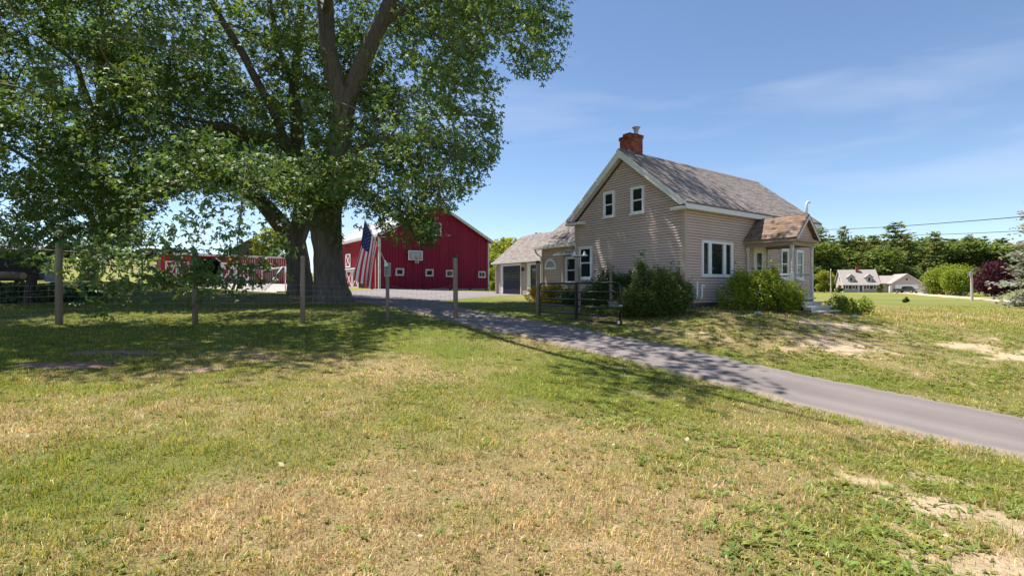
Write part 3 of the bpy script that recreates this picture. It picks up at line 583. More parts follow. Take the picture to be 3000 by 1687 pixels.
for a in (e0, e1): pr.hexa([(a, pf, ez-0.01), (a, 0, ez-0.01), (pm, 0, pz-0.05), (pm, pf, pz-0.05), (a, pf, ez+0.04), (a, 0, ez+0.04), (pm, 0, pz), (pm, pf, pz)])
pr = pr.build('porch_roof', 'moss_shingle', porch)
plL = frame3((e0, pf, ez+0.04), (0, 1, 0), (pm-e0, 0, pz-ez-0.04)); shingles(pr, plL, lambda v: -0.01, lambda v: -pf, math.hypot(pm-e0, pz-ez-0.04), m='moss_shingle', base=0.003)
plL = frame3((e1, pf, ez+0.04), (0, 1, 0), (pm-e1, 0, pz-ez-0.04)); shingles(pr, plL, lambda v: -0.01, lambda v: -pf, math.hypot(pm-e0, pz-ez-0.04), m='moss_shingle', base=0.003)
for a, sg in ((e0, 1), (e1, -1)):
    mb = MB(); mb.prism([(a, pf-0.02, ez-0.02), (pm, pf-0.02, pz-0.055), (pm, pf-0.02, pz-0.18), (a+sg*0.12, pf-0.02, ez-0.03)], (0, 0.02, 0)); mb.build('porch_rake', 'cream_trim', porch)
for s in (pS0, pS1):
    mb = MB(); mb.box(s-0.03, s+0.03, -pD+0.06, -0.13, dz+0.86, dz+0.92); mb.build('porch_rail', 'white_worn', porch)

# ---------------------------------------------------------------- ell behind the gable and the garage beyond
se, te0, te1 = 2.3, Lt + 0.0, 10.9; ez1 = 2.42+0.7; esl = 0.70
ell = thing('ell_wing', 'low tan clapboard wing with half round window and bay between house and garage', 'house wing', HL, RZ)
mb = MB(); mb.prism([(se+0.03, te0+0.02, -0.7), (se+6.0, te0+0.02, -0.7), (se+6.0, te0+0.02, ez1), (se+3.0, te0+0.02, ez1+3.0*esl), (se+0.03, te0+0.02, ez1)], (0, te1-te0-0.02, 0)); ew = mb.build('wall', 'wall_core', ell)
plE = lambda u, o, z: (se + 0.03 - o, u, z)
siding(ew, plE, lambda z: te0+0.1, lambda z: te1-0.1, 0.05, ez1-0.05)
mb = MB(); mb.box(se-0.006, se+0.1, te1-0.1, te1+0.01, 0.0, ez1-0.02); mb.build('corner_board', 'siding_trim', ell)
mb = MB(); o_ = 0.32
mb.hexa([(se-o_, te0, ez1-o_*esl), (se-o_, te1+0.3, ez1-o_*esl), (se+3.0, te1+0.3, ez1+3*esl), (se+3.0, te0, ez1+3*esl), (se-o_, te0, ez1-o_*esl+0.08), (se-o_, te1+0.3, ez1-o_*esl+0.08), (se+3.0, te1+0.3, ez1+3*esl+0.08), (se+3.0, te0, ez1+3*esl+0.08)])
mb.hexa([(se+6.3, te0, ez1-o_*esl), (se+6.3, te1+0.3, ez1-o_*esl), (se+3.0, te1+0.3, ez1+3*esl), (se+3.0, te0, ez1+3*esl), (se+6.3, te0, ez1-o_*esl+0.08), (se+6.3, te1+0.3, ez1-o_*esl+0.08), (se+3.0, te1+0.3, ez1+3*esl+0.08), (se+3.0, te0, ez1+3*esl+0.08)])
er = mb.build('roof', 'shingle', ell)
plx = frame3((se-o_, te0, ez1-o_*esl+0.08), (0, 1, 0), (1, 0, esl)); shingles(er, plx, lambda v: 0.0, lambda v: te1+0.31-te0, (3.0+o_)*math.hypot(1, esl), base=0.003)
mb = MB(); mb.beam((se-o_-0.06, te0+0.28, ez1-o_*esl+0.02), (se-o_-0.06, te1+0.34, ez1-o_*esl+0.02), 0.13, 0.12); mb.build('gutter', 'cream_trim', ell)
mb = MB(); mb.box(se-o_, se-0.02, te0, te1+0.28, ez1-o_*esl-0.05, ez1-o_*esl-0.03); mb.build('soffit', 'cream_trim', ell)
q = Vector((se-o_-0.06, te1+0.10, ez1-o_*esl-0.05)); mb = MB(); mb.tube([q, q+Vector((0,0,-0.12)), q+Vector((0.10,-0.04,-0.28)), Vector((se-0.07, te1-0.02, q.z-0.42)), Vector((se-0.07, te1-0.02, 0.1))], 0.045, 8); mb.build('downspout', 'cream_trim', ell)
mb = MB(); mb.prism([(se-o_-0.02, te1+0.31, ez1-o_*esl-0.06), (se+3.0, te1+0.31, ez1+3*esl-0.06), (se+3.0, te1+0.31, ez1+3*esl+0.09), (se-o_-0.02, te1+0.31, ez1-o_*esl+0.09)], (0, 0.02, 0)); mb.build('rake_board', 'foundation', ell)
# half round window
uc = te0 + 4.40; r_o, r_i, zs = 0.47, 0.37, 1.83; N = 18; mb = MB(); pts = []
for i in range(N):
    a0, a1 = math.pi*i/N, math.pi*(i+1)/N
    mb.hexa([plE(uc+r_i*math.cos(a0),0,zs+1.0*r_i*math.sin(a0)), plE(uc+r_o*math.cos(a0),0,zs+1.0*r_o*math.sin(a0)), plE(uc+r_o*math.cos(a1),0,zs+1.0*r_o*math.sin(a1)), plE(uc+r_i*math.cos(a1),0,zs+1.0*r_i*math.sin(a1)),
             plE(uc+r_i*math.cos(a0),0.075,zs+1.0*r_i*math.sin(a0)), plE(uc+r_o*math.cos(a0),0.075,zs+1.0*r_o*math.sin(a0)), plE(uc+r_o*math.cos(a1),0.075,zs+1.0*r_o*math.sin(a1)), plE(uc+r_i*math.cos(a1),0.075,zs+1.0*r_i*math.sin(a1))])
pbox(mb, plE, uc-r_o, uc+r_o, 0, 0.08, zs-0.11, zs); hwn = mb.build('half_round_window', 'vinyl_white', ell)
mb = MB(); mb.prism([plE(uc+(r_i+0.01)*math.cos(math.pi*i/N), 0.044, zs+(r_i+0.01)*math.sin(math.pi*i/N)) for i in range(N+1)], Vector(plE(0, 0.010, 0)) - Vector(plE(0, 0.044, 0))); mb.build('pane', 'glass', hwn)
# bay beside the house corner
bs, bt0, bt1 = 1.2, te0+0.02, te0+2.25; bz = 2.34
mb = MB(); mb.box(bs+0.03, se+0.02, bt0, bt1, -0.5, bz); bay = mb.build('bay', 'wall_core', ell)
plY = lambda u, o, z: (bs + 0.03 - o, u, z); siding(bay, plY, lambda z: bt0, lambda z: bt1-0.13, 0.05, bz)
plZ = lambda u, o, z: (u, bt1 + o, z); siding(bay, plZ, lambda z: bs+0.10, lambda z: se-0.01, 0.05, bz)
mb = MB(); mb.box(bs-0.006, bs+0.10, bt1-0.13, bt1+0.026, 0.0, bz+0.02); mb.build('corner_board', 'siding_trim', bay)
mb = MB(); a, b = bs-0.28, bt1+0.30; mb.hexa([(a, bt0, bz+0.02), (a, b, bz+0.02), (se, b-0.25, bz+0.38), (se, bt0, bz+0.38), (a, bt0, bz+0.09), (a, b, bz+0.09), (se, b-0.25, bz+0.46), (se, bt0, bz+0.46)]); brf = mb.build('bay_roof', 'shingle', bay)
mb = MB(); mb.box(a-0.025, a-0.002, bt0, b+0.02, bz-0.03, bz+0.065); mb.hexa([(a, b-0.002, bz-0.06), (a, b+0.02, bz-0.06), (se-0.02, b-0.23, bz+0.05), (se-0.02, b-0.26, bz+0.05), (a, b-0.002, bz+0.075), (a, b+0.02, bz+0.075), (se-0.02, b-0.23, bz+0.44), (se-0.02, b-0.26, bz+0.44)]); mb.build('bay_fascia', 'cream_trim', bay)
mb = MB(); mb.box(a, se-0.01, bt0, b-0.03, bz-0.02, bz+0.015); mb.build('bay_soffit', 'cream_trim', bay)
window(bay, plY, te0+0.85, te0+1.92, 0.92, 2.23, name='bay_window')
# plumbing stack on the ell roof
mb = MB(); mb.tube([(se+1.3, te0+1.2, ez1+1.3*esl), (se+1.3, te0+1.2, ez1+1.3*esl+0.42)], 0.035, 8); mb.build('vent_stack', 'barn_red', ell)

gs, gt0, gt1 = 5.8, 10.6, 20.58; gb = 0.24; gez = 2.04+0.7; gsl = 0.77; gd = 2.6
gar = thing('garage', 'tan clapboard garage with a dark blue overhead door at the end of the drive', 'garage', HL, RZ)
mb = MB(); mb.prism([(gs+0.03, gt0, gb-0.5), (gs+2*gd, gt0, gb-0.5), (gs+2*gd, gt0, gez), (gs+gd, gt0, gez+gd*gsl), (gs+0.03, gt0, gez)], (0, gt1-gt0-0.02, 0)); gw = mb.build('wall', 'wall_core', gar)
plQ = lambda u, o, z: (gs + 0.03 - o, u, z); siding(gw, plQ, lambda z: gt0+0.1, lambda z: gt1-0.09, gb, gez-0.05)
mb = MB(); mb.box(gs-0.005, gs+0.09, gt1-0.09, gt1+0.005, gb, gez); mb.build('corner_board', 'siding_trim', gar)
mb = MB(); o_ = 0.28
for sg in (0, 1):
    x0 = gs-o_ if sg == 0 else gs+2*gd+o_; xr = gs+gd; z0 = gez-o_*gsl; z1 = gez+gd*gsl
    mb.hexa([(x0, gt0, z0), (x0, gt1+0.2, z0), (xr, gt1+0.2, z1), (xr, gt0, z1), (x0, gt0, z0+0.08), (x0, gt1+0.2, z0+0.08), (xr, gt1+0.2, z1+0.08), (xr, gt0, z1+0.08)])
gr = mb.build('roof', 'shingle', gar)
plx = frame3((gs-o_, gt0, gez-o_*gsl+0.08), (0, 1, 0), (1, 0, gsl)); shingles(gr, plx, lambda v: 0.0, lambda v: gt1+0.21-gt0, (gd+o_)*math.hypot(1, gsl), base=0.003)
mb = MB(); mb.beam((gs-o_-0.06, gt0, gez-o_*gsl+0.03), (gs-o_-0.06, gt1+0.22, gez-o_*gsl+0.03), 0.12, 0.13); mb.build('gutter', 'cream_trim', gar)
mb = MB(); mb.prism([(gs-o_, gt1+0.205, gez-o_*gsl-0.08), (gs+gd, gt1+0.205, gez+gd*gsl-0.08), (gs+gd, gt1+0.205, gez+gd*gsl+0.08), (gs-o_, gt1+0.205, gez-o_*gsl+0.08)], (0, 0.02, 0)); mb.build('rake_board', 'cream_trim', gar)
mb = MB(); mb.tube([(gs-o_-0.06, gt1+0.15, gez-o_*gsl), (gs-0.1, gt1+0.02, gez-0.4), (gs-0.07, gt1-0.02, gb)], 0.05, 8); mb.build('downspout', 'cream_trim', gar)
d0, d1, dt = 17.52, 19.68, gb+2.07
mb = MB(); pbox(mb, plQ, d0-0.08, d0, 0, 0.085, gb, dt+0.16); pbox(mb, plQ, d1, d1+0.30, 0, 0.085, gb, dt+0.16); pbox(mb, plQ, d0, d1, 0, 0.085, dt, dt+0.16); gdr = mb.build('garage_door', 'white_paint', gar)
for i in range(4):
    h = 2.07/4; mb = MB(); pbox(mb, plQ, d0, d1, 0.002, 0.052, gb+i*h+0.008, gb+(i+1)*h-0.008); mb.build('door_panel', 'dark_blue_door', gdr)
for i in range(6):
    w_ = (d1-d0)/6; mb = MB(); pbox(mb, plQ, d0+i*w_+0.05, d0+(i+1)*w_-0.05, 0.040, 0.056, gb+1.14, gb+1.46); mb.build('pane', 'glass', gdr)
mb = MB(); pbox(mb, plQ, 15.35, 15.45, 0, 0.085, gb, gb+2.2); pbox(mb, plQ, 16.36, 16.74, 0, 0.085, gb, gb+2.2); pbox(mb, plQ, 15.45, 16.36, 0, 0.085, gb+2.05, gb+2.2); sd = mb.build('side_door', 'white_paint', gar)
mb = MB(); pbox(mb, plQ, 15.45, 16.36, 0.002, 0.052, gb, gb+2.05); mb.build('door_leaf', 'dark_blue_door', sd)
mb = MB(); pbox(mb, plQ, 15.6, 16.2, 0.040, 0.056, gb+1.1, gb+1.8); mb.build('pane', 'glass', sd)
mb = MB(); c = plQ(17.2, 0.16, 1.97); mb.lathe([(0.02, 0.20), (0.03, 0.17), (0.10, 0.10), (0.11, 0.08), (0.07, 0.07), (0.06, -0.08), (0.02, -0.12)], c, 12); pbox(mb, plQ, 17.16, 17.24, 0, 0.04, 1.9, 2.1); mb.beam(plQ(17.2, 0.0, 2.13), plQ(17.2, 0.16, 2.17), 0.02, 0.02); mb.build('wall_lamp', 'black_steel', gar)
mb = MB(); c = plQ(17.2, 0.08, 2.36); mb.lathe([(0.03, 0), (0.06, -0.03), (0.05, -0.10), (0.0, -0.11)], c, 10); c = plQ(17.05, 0.08, 2.36); mb.lathe([(0.03, 0), (0.06, -0.03), (0.05, -0.10), (0.0, -0.11)], c, 10); pbox(mb, plQ, 17.0, 17.25, 0, 0.07, 2.34, 2.39); mb.build('flood_light', 'cream_trim', gar)
# ---------------------------------------------------------------- red barn: local x along its gable, y along its lit side
BL = (-12.68, 47.6, E - 0.2); BW = 12.5; BLN = 22.0
barn = thing('red_barn', 'large red board barn with pale metal roof and white trimmed square windows', 'barn', BL, RZ)
bz0, bze, bzp = 0.12, 5.46, 8.74
mb = MB(); mb.prism([(0.05, 0.05, -0.6), (BW-0.05, 0.05, -0.6), (BW-0.05, 0.05, bze-0.2), (BW/2, 0.05, bzp-0.3), (0.05, 0.05, bze-0.2)], (0, BLN-0.1, 0)); bwall = mb.build('wall', 'barn_red', barn)
mb = MB(); mb.box(0.02, BW-0.02, -0.03, 0.04, -0.4, bz0+0.02); mb.box(-0.03, 0.04, 0.05, BLN, -0.4, bz0); mb.build('foundation', 'concrete', barn)
def gtop(x): return bze - 0.12 + (bzp - bze) * (1 - abs(x - BW/2) / (BW/2))
x = 0.14
while x < BW - 0.14:
    w = min(random.choice((0.24, 0.28, 0.30, 0.33)), BW - 0.14 - x); g = 0.024; o = random.uniform(0.0, 0.022); zb_ = bz0 + random.uniform(-0.03, 0.03) - 0.22*x/BW
    mb = MB(); y0, y1 = -0.012-o, 0.05; xa, xb = x, x+w-g
    if xa < BW/2 < xb: tops = [(xa, gtop(xa)), (BW/2, gtop(BW/2)), (xb, gtop(xb))]
    else: tops = [(xa, gtop(xa)), (xb, gtop(xb))]
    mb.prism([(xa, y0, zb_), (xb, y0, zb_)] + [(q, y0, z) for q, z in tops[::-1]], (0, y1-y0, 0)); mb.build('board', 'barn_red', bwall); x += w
y = 0.14
while y < 18:                                                # board and batten on the long side, sunlight put into its lighter red
    w = 0.30
    mb = MB(); mb.box(-0.01-random.uniform(0, 0.006), 0.05, y, y+w-0.012, bz0, bze-0.25); mb.build('board', 'barn_red_lit', bwall)
    mb = MB(); mb.box(-0.045, -0.018, y+w-0.035, y+w+0.025, bz0, bze-0.25); mb.build('batten', 'barn_red_lit', bwall); y += w
for x0, x1, y0, y1 in ((-0.05, 0.14, -0.045, 0.14), (BW-0.14, BW+0.04, -0.045, 0.14)):
    mb = MB(); mb.box(x0, x1, y0, y1, bz0-0.1, bze-0.15); mb.build('corner_board', 'barn_white', barn)
bs_ = (bzp-bze)/(BW/2); ov = 0.35; mb = MB()
for sg in (0, 1):
    x0 = -ov if sg == 0 else BW+ov; z0 = bze - ov*bs_
    mb.hexa([(x0, -0.45, z0), (x0, BLN+0.4, z0), (BW/2, BLN+0.4, bzp), (BW/2, -0.45, bzp), (x0, -0.45, z0+0.07), (x0, BLN+0.4, z0+0.07), (BW/2, BLN+0.4, bzp+0.07), (BW/2, -0.45, bzp+0.07)])
brf = mb.build('roof', 'barn_roof', barn)
for sg in (0, 1):                                            # standing seams
    for i in range(38):
        y = -0.4 + i*0.6; x0 = -ov if sg == 0 else BW+ov; z0 = bze - ov*bs_+0.075
        mb = MB(); mb.beam((x0, y, z0), (BW/2, y, bzp+0.075), 0.03, 0.03); mb.build('roof_seam', 'barn_roof', brf)
for sg in (0, 1):
    x0 = -ov if sg == 0 else BW+ov; z0 = bze - ov*bs_
    mb = MB(); mb.prism([(x0, -0.475, z0+0.06), (BW/2, -0.475, bzp+0.06), (BW/2, -0.475, bzp-0.24), (x0+(0.2 if sg == 0 else -0.2), -0.475, z0-0.16)], (0, 0.022, 0)); mb.build('rake_board', 'barn_white', barn)
    xf0, xf1 = (x0, x0+0.03) if sg == 0 else (x0-0.03, x0)
    mb = MB(); mb.box(xf0, xf1, -0.45, BLN+0.4, z0-0.20, z0-0.003); mb.build('fascia', 'barn_white', barn)
    a, b = (x0+0.03, 0.0) if sg == 0 else (BW, x0-0.03)
    mb = MB(); mb.box(a, b, -0.44, BLN, z0-0.19, z0-0.16); mb.build('soffit', 'barn_white', barn)
    a, b = (x0, 0.55) if sg == 0 else (BW-0.35, x0); mb = MB(); mb.box(a, b, -0.47, -0.03, z0-0.24, z0-0.195); mb.build('cornice_return', 'barn_white', barn)
plN = lambda u, o, z: (u, -o, z)
def barn_window(u0, u1, z0, z1, rows=1, cols=1): return window(barn, plN, u0, u1, z0, z1, rows, cols, trim=0.13, m='barn_white', sill=False, proud=0.09)
barn_window(1.64, 2.51, 1.39, 2.13); barn_window(4.83, 5.71, 1.37, 2.11); barn_window(7.14, 8.05, 1.34, 2.08); barn_window(11.09, 12.05, 1.30, 2.02, 1, 2); barn_window(5.72, 6.6, 5.52, 6.9, 2, 2)
# doors on the long side
plS = lambda u, o, z: (-o, u, z)
def xdoor(parent, pl, u0, u1, z0, z1, w=0.14, red='barn_red_lit', white='white_paint', name='door', cross=2, midrail=False):
    mb = MB(); pbox(mb, pl, u0, u1, 0.05, 0.075, z0, z1); d = mb.build(name, red, parent)
    mb = MB()
    for a, b in ((u0, u0+w), (u1-w, u1)): pbox(mb, pl, a, b, 0.076, 0.10, z0, z1)
    for a, b in ((z0, z0+w), (z1-w, z1)): pbox(mb, pl, u0+w, u1-w, 0.076, 0.10, a, b)
    mb.build('door_frame', white, d)
    def bar(p, q): mb = MB(); mb.beam(Vector(pl(p[0], 0.088, p[1])), Vector(pl(q[0], 0.088, q[1])), w*0.8, 0.018, up=Vector(pl(0, 1, 0)) - Vector(pl(0, 0, 0))); mb.build('brace', white, d)
    bar((u0+w*0.6, z0+w*0.6), (u1-w*0.6, z1-w*0.6))
    mb = MB(); mb.beam(Vector(pl(u0+w*0.6, 0.094, z1-w*0.6)), Vector(pl(u1-w*0.6, 0.094, z0+w*0.6)), w*0.8, 0.018, up=Vector(pl(0, 1, 0)) - Vector(pl(0, 0, 0))); mb.build('brace', white, d)
    return d
mb = MB(); pbox(mb, plS, 4.2, 5.5, 0.046, 0.052, bz0, 2.2); mb.build('doorway_shade', 'dark_inside', barn)  # black sheet on the solid wall, painted as the shade of an opening
xdoor(barn, plS, 5.58, 7.6, bz0+0.05, 2.1, 0.17); xdoor(barn, plS, 7.66, 9.7, bz0+0.05, 2.1, 0.17); xdoor(barn, plS, 8.2, 9.9, 2.45, 3.95, 0.16, name='loft_door')
mb = MB(); pbox(mb, plS, 4.0, 10.2, 0.06, 0.22, 2.17, 2.34); mb.build('door_track', 'white_paint', barn)
mb = MB(); mb.tube([(-0.08, 0.7, bze-0.4), (-0.08, 0.7, 0.2)], 0.05, 8); mb.build('downspout', 'white_paint', barn)
mb = MB(); mb.box(BW-0.1, BW+0.9, 2.0, 5.0, 0.0, 1.45); mb.hexa([(BW, 1.9, 1.75), (BW+1.1, 1.9, 1.45), (BW+1.1, 5.1, 1.45), (BW, 5.1, 1.75), (BW, 1.9, 1.83), (BW+1.1, 1.9, 1.53), (BW+1.1, 5.1, 1.53), (BW, 5.1, 1.83)], 1); mb.build('lean_to', ['barn_red', 'barn_white'], barn)
# basketball hoop
hp = thing('basketball_hoop', 'basketball backboard with orange rim and net mounted on the barn gable', 'basketball hoop', BL, RZ)
mb = MB(); pbox(mb, plN, 2.83, 4.38, 0.30, 0.34, 2.94, 3.90); mb.build('backboard', 'board_grey', hp)
mb = MB()
for a, b, c, d in ((2.83, 4.38, 3.82, 3.90), (2.83, 4.38, 2.94, 3.02), (2.83, 2.91, 3.02, 3.82), (4.30, 4.38, 3.02, 3.82), (3.29, 3.92, 3.50, 3.55), (3.29, 3.34, 3.08, 3.50), (3.87, 3.92, 3.08, 3.50), (3.34, 3.87, 3.08, 3.12)): pbox(mb, plN, a, b, 0.341, 0.348, c, d)
mb.build('painted_frame', 'white_paint', hp)
mb = MB(); pbox(mb, plN, 3.2, 3.3, 0, 0.30, 3.2, 3.28); pbox(mb, plN, 3.9, 4.0, 0, 0.30, 3.2, 3.28); mb.build('mount', 'galv', hp)
def ring(c, r, tr, mb, n=20, m=6):
    pts = [Vector((c[0] + r*math.cos(2*math.pi*i/n), c[1] + r*math.sin(2*math.pi*i/n), c[2])) for i in range(n)]; mb.tube(pts + [pts[0]], tr, m, cap=False)
mb = MB(); ring((3.6, -0.68, 3.08), 0.25, 0.018, mb); mb.beam((3.6, -0.34, 3.06), (3.6, -0.45, 3.06), 0.14, 0.05); mb.build('rim', 'rim_orange', hp)
mb = MB()
for i in range(12):
    for sg in (-1, 1):
        a = 2*math.pi*i/12; pts = [Vector((3.6 + (0.25-0.11*k/4)*math.cos(a+sg*0.26*k), -0.68 + (0.25-0.11*k/4)*math.sin(a+sg*0.26*k), 3.07-0.11*k)) for k in range(5)]; mb.tube(pts, 0.008, 3, cap=False)
mb.build('net', 'net', hp)

# ---------------------------------------------------------------- long low shed beyond the gravel
SL = (-36.6, 52.0, E); SR = math.atan2(0.64, 0.768); shed = thing('long_red_shed', 'long low red shed with an open bay and white crossed doors', 'shed', SL, SR); SLN = 14.0
plH = lambda u, o, z: (u, -o, z); st, sb = 3.72, 0.15
mb = MB(); mb.box(0, 3.04, 0.06, 5.0, sb-0.3, st-0.12); mb.box(5.40, SLN, 0.06, 5.0, sb-0.3, st-0.12); mb.box(3.04, 5.40, 0.3, 5.0, 3.33, st-0.13); sw = mb.build('wall', 'barn_red', shed)
mb = MB(); mb.box(3.04, 5.40, 3.4, 3.5, sb-0.3, 3.33); mb.box(3.035, 3.05, 0.07, 3.4, sb, 3.33); mb.box(5.39, 5.405, 0.07, 3.4, sb, 3.33); mb.build('open_bay', 'dark_inside', shed)  # bay walls coloured near black for the shade inside
for u0, u1 in ((0.02, 3.02), (5.42, SLN-0.02)):
    u = u0
    while u < u1 - 0.05:
        w = min(0.24 if u > 7 else 0.30, u1-u); lo = 2.9 if 5.42 <= u < 8.1 else sb
        mb = MB(); pbox(mb, plH, u, u+w-0.012, -0.06, 0.012+random.uniform(0, 0.008), lo, st-0.14); mb.build('board', 'barn_red_lit', sw)
        if u > 7.4: mb = MB(); pbox(mb, plH, u+w-0.04, u+w+0.01, 0.021, 0.035, lo, st-0.14); mb.build('batten', 'barn_white', sw)
        u += w
mb = MB(); pbox(mb, plH, 3.04, 5.40, -0.06, 0.0, 3.33, st-0.14); mb.build('header', 'barn_red', shed)
mb = MB(); mb.hexa([(-0.25, -0.30, st-0.10), (SLN+0.2, -0.30, st-0.10), (SLN+0.2, 5.2, st-0.55), (-0.25, 5.2, st-0.55), (-0.25, -0.30, st-0.02), (SLN+0.2, -0.30, st-0.02), (SLN+0.2, 5.2, st-0.47), (-0.25, 5.2, st-0.47)]); mb.build('roof', 'barn_roof', shed)
mb = MB(); mb.box(-0.27, SLN+0.22, -0.33, -0.302, st-0.24, st+0.0); mb.build('fascia', 'barn_white', shed)
xdoor(shed, plH, 0.34, 1.39, sb, 2.83, 0.13, white='barn_white', red='barn_red'); xdoor(shed, plH, 1.44, 2.51, sb, 2.83, 0.13, white='barn_white', red='barn_red')
for u0, u1 in ((5.44, 6.84), (6.87, 8.27)): xdoor(shed, plH, u0, u1, 0.55, 2.84, 0.20, white='white_paint')
mb = MB(); pbox(mb, plH, 5.44, 8.27, 0.02, 0.10, sb, 0.5); mb.build('white_sill', 'white_paint', shed)
mb = MB(); mb.beam(plH(5.40, 0.02, 2.95), plH(4.95, 0.02, 3.32), 0.09, 0.10, up=(0, 1, 0)); mb.build('bay_brace', 'white_paint', shed)
mb = MB(); pbox(mb, plH, 8.4, 9.6, 0.04, 0.06, 2.0, 2.75); pbox(mb, plH, 11.0, 12.2, 0.04, 0.06, 1.75, 2.5); mb.build('grey_panel', 'grey_wood', shed)
window(shed, plH, 9.7, 10.7, 2.05, 2.9, 1, 2, m='white_paint', proud=0.1); window(shed, plH, 12.3, 13.2, 1.95, 2.75, 1, 2, m='white_paint', proud=0.1)
for k, (u, w, m_, lb) in enumerate(((3.25, 1.35, 'rim_orange', 'dark red hay feeder box in the open bay of the long shed'), (4.65, 0.62, 'white_worn', 'white wrapped bale beside the red feeder in the shed bay'))):
    t = thing('feed_box' if k == 0 else 'wrapped_bale', lb, 'feeder' if k == 0 else 'bale', SL, SR)
    mb = MB()
    if k == 0: mb.box(u, u+w, 0.2, 0.9, sb, sb+0.75); mb.build('box_body', 'barn_red', t); mb = MB(); mb.box(u-0.03, u+w+0.03, 0.17, 0.93, sb+0.752, sb+0.80); mb.build('box_rim', 'rim_orange', t)
    else:
        mb.box(u, u+w, -0.1, 0.7, sb, sb+0.80); mb.build('bale_body', 'white_worn', t); mb = MB(); mb.box(u+0.2, u+0.24, -0.11, 0.71, sb+0.0, sb+0.81); mb.build('bale_strap', 'galv', t)
# distant gabled building behind the shed
t = thing('distant_gabled_building', 'dull purple brown gabled building peeking above the long shed roof', 'building', (-48, 92, 3.2), R(20))
mb = MB(); mb.prism([(-3.5, 0, 0), (3.5, 0, 0), (3.5, 0, 5.2), (0, 0, 7.4), (-3.5, 0, 5.2)], (0, 9, 0)); mb.build('wall', 'purple_brown', t)
mb = MB()
for sg in (-1, 1): mb.hexa([(sg*3.9, -0.4, 4.98), (sg*3.9, 9.4, 4.98), (0, 9.4, 7.45), (0, -0.4, 7.45), (sg*3.9, -0.4, 5.15), (sg*3.9, 9.4, 5.15), (0, 9.4, 7.6), (0, -0.4, 7.6)])
mb.build('roof', 'neigh_roof', t)

# ---------------------------------------------------------------- wire fence
POSTS = [(-13.4, 14.75, 2.42, 0.088), (-9.66, 15.2, 2.25, 0.075), (-6.47, 15.4, 2.06, 0.07), (-4.04, 16.2, 1.80, 0.06), (-1.92, 17.0, 2.13, 0.08)]
fence = thing('wire_fence', 'woven wire fence on weathered round wooden posts along the shaded lawn', 'fence')
for i, (x, y, h, r) in enumerate(POSTS):
    z = gz(x, y); lean = (random.uniform(-.02, .02), random.uniform(-.02, .02)); mb = MB()
    mb.tube([(x, y, z-0.2), (x+lean[0]*.5, y, z+h*.5), (x+lean[0], y+lean[1], z+h-0.03), (x+lean[0], y+lean[1], z+h)], [r*1.08, r, r*0.97, r*0.9], 14, ridge=0.025, seed=i); p = mb.build('fence_post', 'post_wood', fence, smooth=True)
    if i == 4: mb = MB(); mb.lathe([(r*1.1, h-0.03), (r*1.15, h+0.0), (r*0.9, h+0.05), (0.02, h+0.07)], (x+lean[0], y+lean[1], z), 14); mb.build('post_cap', 'black_steel', p)
ext = [(-17.6, 14.3)] + [(p[0], p[1]) for p in POSTS]
wires = MB()
for (xa, ya), (xb, yb) in zip(ext[:-1], ext[1:]):
    L = math.hypot(xb-xa, yb-ya); nseg = max(6, int(L/0.3)); sag = 0.04
    for k, h in enumerate((0.04, 0.16, 0.30, 0.46, 0.64, 0.84, 1.02, 1.18)):
        pts = []
        for q in range(nseg+1):
            u = q/nseg; x = xa+(xb-xa)*u; y = ya+(yb-ya)*u; dz_ = -0.13*math.sin(math.pi*u)*(h/1.2)*(1.4 if xb > -2.5 else 0.5); pts.append((x, y-0.07, gz(x, y)+h+dz_))
        wires.tube(pts, 0.0024, 3, cap=False)
    for q in range(1, int(L/0.16)):
        u = q*0.16/L; x = xa+(xb-xa)*u; y = ya+(yb-ya)*u; g = gz(x, y); wires.tube([(x, y-0.073, g+0.03), (x, y-0.073, g+1.18-0.13*math.sin(math.pi*u)*(1.4 if xb > -2.5 else 0.5))], 0.0018, 3, cap=False)
wires.build('woven_wire', 'wire', fence, kind='stuff')
# box, flag
x, y = -4.04, 16.2; g = gz(x, y)
ub = thing('utility_box', 'grey metal box capping the short fence post below the flag', 'utility box', (x, y, g + 1.40), R(-8))
mb = MB(); mb.box(-0.082, 0.082, -0.09, 0.075, 0.05, 0.47); mb.build('box_body', 'galv', ub); mb = MB(); mb.box(-0.092, 0.092, -0.10, 0.085, 0.472, 0.49); mb.build('box_lid', 'galv', ub); mb = MB(); mb.box(-0.065, 0.065, -0.102, -0.092, 0.08, 0.44); mb.build('box_door', 'grey_wood', ub)
flag = thing('flag', 'american flag with stars and stripes hanging from a slanted pole by the barn', 'flag', (0, 0, 0))
FY = 16.05
def fp(px, py, dy=0.0): return W(px, py, FY + dy)
base, tip = fp(1131, 772), fp(1066, 637)
mb = MB(); mb.tube([base, tip], 0.014, 10); mb.lathe([(0.0, 0), (0.024, 0.01), (0.028, 0.03), (0.02, 0.05), (0, 0.06)], tip, 10); mb.build('flag_pole', 'pole_wood', flag, smooth=True)
mb = MB(); mb.tube([base + Vector((0.04, 0.02, -0.09)), base + (tip-base)*0.07], [0.04, 0.028], 10); c = base + Vector((0.0, -0.03, -0.07)); mb.lathe([(0.0, -0.05), (0.05, -0.03), (0.06, 0.02), (0.04, 0.06), (0, 0.07)], c, 10); mb.build('pole_bracket', 'white_paint', flag)
